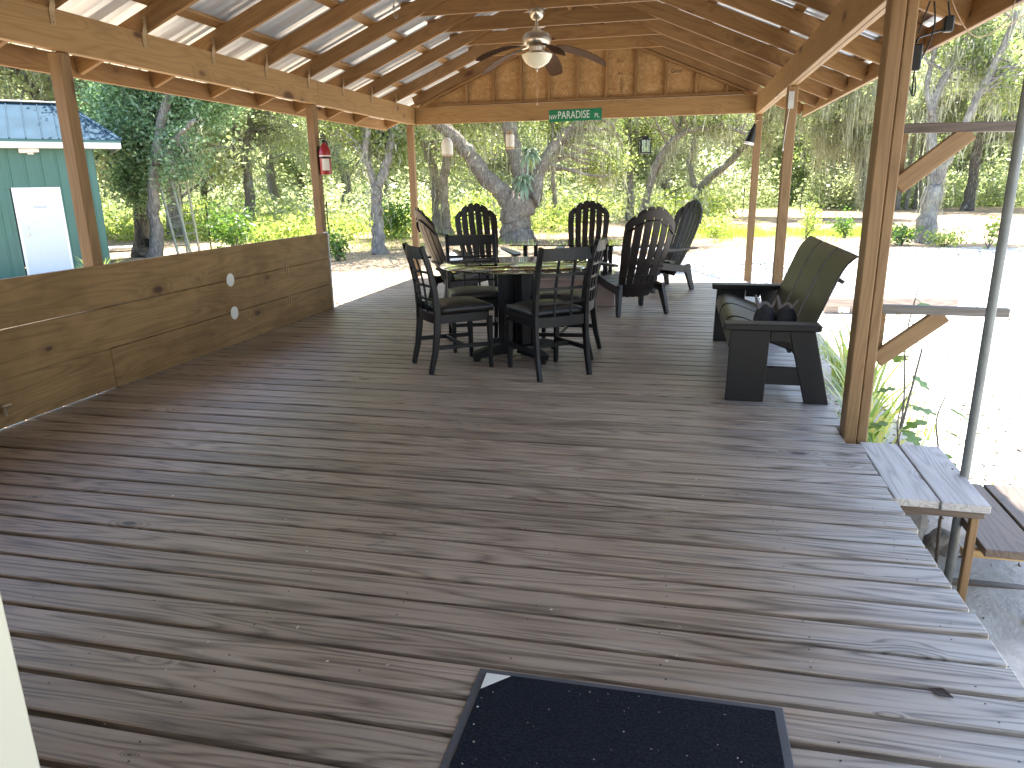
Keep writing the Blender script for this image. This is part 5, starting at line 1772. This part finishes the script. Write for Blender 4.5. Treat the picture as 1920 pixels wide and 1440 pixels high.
n_ = 2400
ang = np.radians(rg.uniform(-58, 34, n_))
Yf = rg.uniform(44, 74, n_)
cl = np.stack([Yf * np.tan(ang), Yf, rg.uniform(0, 1, n_) ** 1.1 * 10 + 0.4], 1)
cl = cl[~((cl[:, 0] > -2) & (cl[:, 1] < 52))]
lc = (cl[:, None, :] + rg.normal(size=(len(cl), 34, 3)) * np.array([0.65, 0.65, 0.4])).reshape(-1, 3)
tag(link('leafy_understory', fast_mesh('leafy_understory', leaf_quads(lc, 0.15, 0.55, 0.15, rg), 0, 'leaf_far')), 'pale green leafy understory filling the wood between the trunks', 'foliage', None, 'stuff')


# brush: low sunlit undergrowth along the edge of the wood
def brush_mass(name, label, cells, mat, seed, size, per):
    rg_ = np.random.default_rng(seed)
    C = []
    for (x, y, r, h) in cells:
        z = ground_z(x, y)
        u = rg_.normal(size=(per, 3))
        u /= np.linalg.norm(u, axis=1, keepdims=True)
        u[:, 2] = np.abs(u[:, 2])
        rr = rg_.uniform(0.25, 1.0, per) ** 0.5
        C.append(np.array([x, y, z]) + u * rr[:, None] * np.array([r, r, h]))
    C = np.concatenate(C)
    o = link(name, fast_mesh(name, leaf_quads(C, size, 0.45, 0.1, rg_), 0, mat))
    return tag(o, label, 'brush', None, 'stuff')


rg = np.random.default_rng(91)
cells = []
for _ in range(420):
    Y = rg.uniform(23.5, 46)
    x = rg.uniform(-0.95 * Y, -0.14 * Y)
    if Y < 25 + max(0, (x + 12) * 0.25):
        continue
    cells.append((x, Y, rg.uniform(0.5, 1.2), rg.uniform(0.6, 1.5) * (0.8 + 0.02 * (Y - 24))))
for _ in range(120):
    Y = rg.uniform(38, 47)
    x = rg.uniform(-7, 2)
    cells.append((x, Y, rg.uniform(0.5, 1.2), rg.uniform(0.7, 1.7)))
brush_mass('sunlit_brush', 'sunlit yellow-green brush along the edge of the wood', cells, 'brush', 92, 0.085, 190)
cells = []
for _ in range(300):
    Y = rg.uniform(50, 62)
    x = rg.uniform(0, 34)
    cells.append((x, Y, rg.uniform(0.8, 1.8), rg.uniform(1.2, 2.8)))
for _ in range(220):
    Y = rg.uniform(30, 60)
    x = rg.uniform(-0.95 * Y, 0.02 * Y)
    cells.append((x, Y, rg.uniform(0.8, 1.6), rg.uniform(1.0, 2.4)))
brush_mass('shady_brush', 'green thicket under the trees at the back', cells, 'leaf_far', 93, 0.13, 150)


# ------------------------------------------------------------------ single shrubs and plants
def shrub(name, label, x, y, r, h, mat, seed, n=900, size=0.05, stems=6, group=None):
    rg_ = np.random.default_rng(seed)
    t = thing(name, label, 'shrub', (x, y, ground_z(x, y)), 0, group)
    sm = MB()
    C = []
    for k in range(stems):
        a = rg_.uniform(0, 6.28)
        e = Vector((math.cos(a) * r * rg_.uniform(0.3, 0.9), math.sin(a) * r * rg_.uniform(0.3, 0.9), h * rg_.uniform(0.6, 1.0)))
        sm.tube(bent((0, 0, 0), e, 0.1, rg_, 4), [0.016, 0.013, 0.010, 0.007, 0.004], 5)
        for f in (0.45, 0.7, 0.95):
            q = np.array(e) * f
            C.append(q + rg_.normal(size=(n // (stems * 3), 3)) * np.array([r * 0.28, r * 0.28, h * 0.16]))
    C = np.concatenate(C)
    C[:, 2] = np.maximum(C[:, 2], 0.02)
    link('stems', sm.mesh('stems', 'bark_dark'), t)
    link('foliage', fast_mesh('foliage', leaf_quads(C, size, 0.5, 0.2, rg_), 0, mat), t)
    return t


def sp_(px, py, z=-0.45):
    p = gat(px, py, z)
    return p.x, p.y


x, y = sp_(438, 468)
shrub('dark_shrub', 'dark green rounded shrub in front of the yellow brush', x, y, 0.75, 1.35, 'shrub', 1, 1500, 0.06, 9)
x, y = sp_(632, 487)
shrub('young_bush', 'small dark green bush just past the end of the plank wall', x, y, 0.35, 0.75, 'shrub', 2, 700, 0.05)
x, y = sp_(745, 440)
shrub('dark_shrub', 'green bush beside the black fence post near the far left post', x, y, 0.9, 1.4, 'shrub', 3, 1500, 0.07, 8)
x, y = sp_(910, 425)
shrub('yellow_bush', 'bright yellow-green bush behind the oak, left of its trunk', x, y, 0.8, 1.6, 'brush', 4, 1500, 0.08, 8)
x, y = sp_(1510, 447)
shrub('sapling_shrub', 'loose pale green shrub on the grass beyond the middle right post', x, y, 0.5, 1.1, 'brush', 5, 420, 0.06)
x, y = sp_(1585, 446)
shrub('sapling_shrub', 'low leafy shrub on the grass left of the near post', x, y, 0.5, 0.75, 'shrub', 6, 420, 0.05)
x, y = sp_(1690, 462)
shrub('low_plants', 'leafy plants growing at the foot of the forked oak', x, y, 0.55, 0.5, 'shrub', 7, 520, 0.05)
x, y = sp_(1770, 464)
shrub('low_plants', 'low ferny plants on the sand right of the forked oak', x, y, 0.6, 0.4, 'brush', 8, 420, 0.05)
x, y = sp_(1852, 468)
shrub('sapling', 'small lone sapling on the bright sand near the steel pole', x, y, 0.22, 0.72, 'brush', 9, 90, 0.07, 3)
x, y = sp_(1340, 445)
shrub('low_plants', 'yellow-green low plants behind the rightmost slatted armchair', x, y, 0.8, 0.7, 'brush', 10, 700, 0.06)
x, y = sp_(1650, 395)
shrub('round_bush', 'large pale green bush at the back of the lawn left of the near post', x - 1.5, 47, 2.2, 2.6, 'leaf_far', 11, 2200, 0.11, 10)


def strap_clump(name, label, x, y, z, n_, L_, seed, mat='lily', group=None, w=0.016):
    rg_ = np.random.default_rng(seed)
    t = thing(name, label, 'plant', (x, y, z), 0, group)
    V = []
    for k in range(n_):
        a = rg_.uniform(0, 6.28)
        out_ = rg_.uniform(0.25, 0.75)
        l_ = L_ * rg_.uniform(0.6, 1.15)
        s = np.array([-math.sin(a), math.cos(a), 0])
        d = np.array([math.cos(a), math.sin(a), 0])
        prev = None
        b0 = np.array([rg_.normal() * 0.04, rg_.normal() * 0.04, 0])
        for j in range(6):
            u = j / 5
            p = b0 + d * (l_ * out_ * u ** 1.3) + np.array([0, 0, l_ * (0.95 * u - 0.62 * out_ * 1.3 * u * u)])
            ww = w * (1 - 0.85 * u) * (0.7 + 0.6 * min(1, u * 4))
            if prev is not None:
                pp, pw = prev
                V += [pp - s * pw, pp + s * pw, p + s * ww, p - s * ww]
            prev = (p, ww)
    link('leaves', fast_mesh('leaves', np.array(V), 0, mat), t)
    MB().lathe([(0, -0.02), (0.05, -0.02), (0.045, 0.03), (0.02, 0.05), (0, 0.05)], 8).build('crown_base', 'lily', t)
    return t


GZ = -0.46
strap_clump('strap_leaf_plant', 'arching striped strap-leaf plant behind the near end of the bench', 1.30, 5.05, GZ, 46, 0.80, 1)
strap_clump('strap_leaf_plant', 'strap-leaf plant behind the middle of the bench back', 1.42, 5.75, GZ, 46, 0.90, 2)
strap_clump('strap_leaf_plant', 'yellowish strap-leaf plant behind the far end of the bench', 1.55, 6.9, GZ, 46, 0.90, 3)
strap_clump('strap_leaf_plant', 'strap-leaf plant at the foot of the near right post', 1.22, 4.50, GZ, 34, 0.55, 4)
x, y = sp_(222, 492, -0.6)
strap_clump('long_grass', 'tuft of long green grass at the shed corner', -11.4, 12.6, -0.62, 70, 1.05, 5, 'grassblade', None, 0.012)
strap_clump('long_grass', 'tuft of thin grass right of the shed, behind the plank wall', -10.6, 13.4, -0.62, 60, 0.75, 6, 'grassblade', None, 0.010)


def fig(label, x, y, h, seed, n_):
    rg_ = np.random.default_rng(seed)
    t = thing('fig_sapling', label, 'sapling', (x, y, GZ), 0)
    stem = [(0, 0, 0), (0.02, 0.01, h * 0.4), (-0.01, 0.03, h * 0.75), (0.02, 0.03, h)]
    path = smooth_path(stem, 4)
    MB().tube(path, [0.008 - 0.005 * i / len(path) for i in range(len(path))], 6).build('stem', 'bark', t)
    for k in range(n_):
        p = path[int(len(path) * (0.15 + 0.8 * k / n_))]
        a = k * 2.4 + rg_.uniform(-0.5, 0.5)
        d = Vector((math.cos(a), math.sin(a), rg_.uniform(-0.5, 0.1))).normalized()
        side = d.cross(Vector((0, 0, 1))).normalized()
        L_ = rg_.uniform(0.09, 0.15)
        o0 = p + d * 0.05
        prof = [(0.0, 0.02), (0.12, 0.30), (0.28, 0.42), (0.36, 0.24), (0.46, 0.22), (0.58, 0.46), (0.70, 0.40), (0.76, 0.16), (0.88, 0.18), (1.0, 0.0)]
        dr_ = Vector((0, 0, -0.25))
        right = [o0 + d * (u * L_) + side * (w_ * L_) + dr_ * (u * u * L_) for u, w_ in prof]
        left = [o0 + d * (u * L_) - side * (w_ * L_) + dr_ * (u * u * L_) for u, w_ in prof[:-1]]
        pts = right + left[::-1]
        up_ = d.cross(side).normalized() * 0.0006
        m_ = MB()
        n2 = len(pts)
        m_.add([q + up_ for q in pts] + [q - up_ for q in pts], [tuple(range(n2)), tuple(range(2 * n2 - 1, n2 - 1, -1))])
        m_.build('leaf', 'figleaf', t)
        MB().tube([p, o0], 0.0018, 5).build('leaf_stalk', 'figleaf', t)


fig('tall thin fig sapling with lobed leaves in front of the near post braces', 1.36, 4.62, 1.18, 1, 11)
fig('short fig sapling with lobed leaves close to the upper step', 1.28, 4.30, 0.62, 2, 6)
fig('leafy fig sapling behind the garden cane by the steps', 1.52, 4.42, 0.60, 3, 6)


# ferns on the thick oak
def fern(label, px, py, Y, seed, n_, L_):
    rg_ = np.random.default_rng(seed)
    p = at(px, py, Y)
    t = thing('staghorn_fern', label, 'fern', p, 0)
    V = []
    for k in range(n_):
        a = rg_.uniform(3.6, 5.9)
        d = np.array([math.cos(a), math.sin(a) * 0.8, 0])
        s = np.array([-d[1], d[0], 0.2])
        l_ = L_ * rg_.uniform(0.6, 1.1)
        rise = rg_.uniform(-0.5, 0.9)
        prev = None
        for j in range(5):
            u = j / 4
            q = d * l_ * u * 0.75 + np.array([0, 0, l_ * (rise * u - 0.7 * u * u)])
            ww = 0.045 * (0.6 + u) * (1 - 0.75 * u * u)
            if prev is not None:
                V += [prev[0] - s * prev[1], prev[0] + s * prev[1], q + s * ww, q - s * ww]
            prev = (q, ww)
    link('fronds', fast_mesh('fronds', np.array(V), 0, 'fern'), t)
    MB().lathe([(0, -0.12), (0.10, -0.08), (0.13, 0.0), (0.08, 0.08), (0, 0.1)], 10).build('shield', 'bark', t)


fern('upper staghorn fern growing high in the fork of the thick oak', 992, 285, 22.35, 1, 40, 0.62)
fern('lower staghorn fern drooping from the fork of the thick oak', 980, 335, 22.2, 2, 60, 0.62)

# ------------------------------------------------------------------ ladder, fence, bench, cooler
ld = thing('ladder', 'aluminium ladder leaning by the pale oak left of the brush', 'ladder', base_of(18.4, 345, 474))
LO = Vector(base_of(18.4, 345, 474))


def ladder_section(b1, b2, t1, t2, Yb, Yt, rungs):
    B1, B2, T1_, T2_ = at(*b1, Yb), at(*b2, Yb), at(*t1, Yt), at(*t2, Yt)
    for B, T_ in ((B1, T1_), (B2, T2_)):
        B.z = ground_z(B.x, B.y)
        MB().bar(B - LO, T_ - LO, 0.032, 0.075, side=(B2 - B1)).build('rail', 'alu', ld)
    for k in range(rungs):
        u = (k + 0.7) / rungs
        MB().tube([B1.lerp(T1_, u) - LO, B2.lerp(T2_, u) - LO], 0.017, 7).build('rung', 'alu', ld)


ladder_section((336, 476), (360, 476), (301, 352), (322, 342), 18.2, 18.5, 8)
ladder_section((352, 474), (375, 472), (328, 318), (345, 312), 18.8, 18.55, 9)

fn = thing('wire_fence', 'wire fence on thin black posts along the edge of the brush', 'fence', (-8, 27, -0.6))
FO = Vector((-8, 27, -0.6))
fpos = [(-22.0, 18.5), (-14.98, 21.48), (-12.6, 25.2), (-10.7, 28.9), (-7.3, 31.0), (-3.6, 33.4), (-0.2, 35.6), (3.0, 37.6), (6.4, 43), (10.0, 47.5)]
for i, (x, y) in enumerate(fpos):
    z = ground_z(x, y)
    o = MB().bar(Vector((x, y, z - 0.1)) - FO, Vector((x, y, z + 1.45)) - FO, 0.035, 0.035)
    o.bar(Vector((x, y, z + 1.30)) - FO, Vector((x, y, z + 1.38)) - FO, 0.05, 0.05)
    o.build('fence_post', 'black_plastic', fn)
for h in (0.25, 0.55, 0.85, 1.15, 1.35):
    MB().tube([Vector((x, y, ground_z(x, y) + h)) - FO for x, y in fpos], 0.0035, 4).build('wire', 'galv', fn)

wb = thing('white_bench', 'long low white bench with V-shaped legs out on the sand', 'bench', (-0.85, 15.2, -0.45), R(-4))
for q in (-0.13, 0.0, 0.13):
    MB().box((-1.05, q - 0.06, 0.46), (1.05, q + 0.06, 0.50)).build('slat', 'white_paint', wb)
for x in (-0.8, 0.8):
    for s in (-1, 1):
        MB().bar((x + s * 0.03, 0, 0.0), (x + s * 0.22, 0, 0.458), 0.07, 0.045, side=(1, 0, 0)).build('leg', 'white_paint', wb)
cl_ = thing('striped_cooler', 'pale blue and yellow banded box beside the leftmost slatted armchair', 'cooler', (-3.30, 10.98, -0.455), R(8))
MB().box((-0.17, -0.15, 0.0), (0.17, 0.15, 0.62)).build('body', 'white_paint', cl_, bevel=0.02)
for z in (0.10, 0.27, 0.44):
    MB().box((-0.174, -0.154, z), (0.174, 0.154, z + 0.09)).build('band', 'yellow', cl_, bevel=0.01)
MB().box((-0.18, -0.16, 0.622), (0.18, 0.16, 0.78)).build('lid', 'blue_white', cl_, bevel=0.02)
x, y = sp_(236, 470, -0.6)
ws = thing('white_slab', 'flat white slab on the ground between the shed and the oaks', 'slab', (x, y, -0.63), R(40))
MB().box((-0.75, -0.35, 0.12), (0.75, 0.35, 0.17)).build('top', 'white_paint', ws, bevel=0.01)
for q in (-0.6, 0.6):
    MB().box((q - 0.06, -0.3, -0.02), (q + 0.06, 0.3, 0.118)).build('support', 'rock', ws)
x, y = sp_(281, 482, -0.62)
bs = thing('black_stand', 'small black metal box on a post at the foot of the pale oak', 'box', (x, y, -0.62), R(30))
MB().box((-0.025, -0.025, -0.05), (0.025, 0.025, 0.32)).build('post', 'black_plastic', bs)
MB().box((-0.09, -0.12, 0.322), (0.09, 0.12, 0.55)).build('case', 'black_plastic', bs, bevel=0.02)

# ------------------------------------------------------------------ leaf litter and grass
rg = np.random.default_rng(5)
P1 = rg.uniform((1.1, 2.2, 0), (9, 21, 0), (5200, 3))
P2 = rg.uniform((-16, 8, 0), (1.0, 30, 0), (11000, 3))
P3 = rg.uniform((1.05, 2.2, 0), (2.6, 6.5, 0), (420, 3))
PP = np.concatenate([P1, P2, P3])
keep = ~((PP[:, 0] < DX1 + 0.05) & (PP[:, 1] < DY1 + 0.05) & (PP[:, 0] > DX0 - 0.05))
PP = PP[keep]
PP[:, 2] = [ground_z(a, b) + 0.012 for a, b in PP[:, :2]]
tag(link('fallen_leaves', fast_mesh('fallen_leaves', leaf_quads(PP, 0.021, 0.38, 0.75, rg), 0, 'dry')), 'scattered dry leaves on the sand and under the trees', 'leaves', None, 'stuff')
G = []
for _ in range(520):
    x, y = rg.uniform(-1, 8), 27 + rg.normal() * 1.7
    G += [(x + rg.normal() * 0.12, y + rg.normal() * 0.12) for _ in range(22)]
for _ in range(260):
    x, y = rg.uniform(-16, -3), rg.uniform(20, 27)
    G += [(x + rg.normal() * 0.12, y + rg.normal() * 0.12) for _ in range(14)]
for _ in range(30):
    x, y = rg.uniform(1.15, 2.0), rg.uniform(4.2, 8.5)
    G += [(x + rg.normal() * 0.05, y + rg.normal() * 0.05) for _ in range(10)]
G = np.array(G)
gz_ = np.array([ground_z(a, b) for a, b in G])
B = np.stack([G[:, 0], G[:, 1], gz_], 1)
a = rg.uniform(0, 6.28, len(B))
s = np.stack([np.cos(a), np.sin(a), np.zeros(len(B))], 1) * 0.006
tip = B + np.stack([rg.normal(size=len(B)) * 0.05, rg.normal(size=len(B)) * 0.05, rg.uniform(0.08, 0.26, len(B))], 1)
tri = np.stack([B - s, B + s, tip], 1).reshape(-1, 3)
tag(link('grass', fast_mesh('grass', tri, 0, 'grassblade', 3)), 'short bright grass growing in patches beyond the deck', 'grass', None, 'stuff')
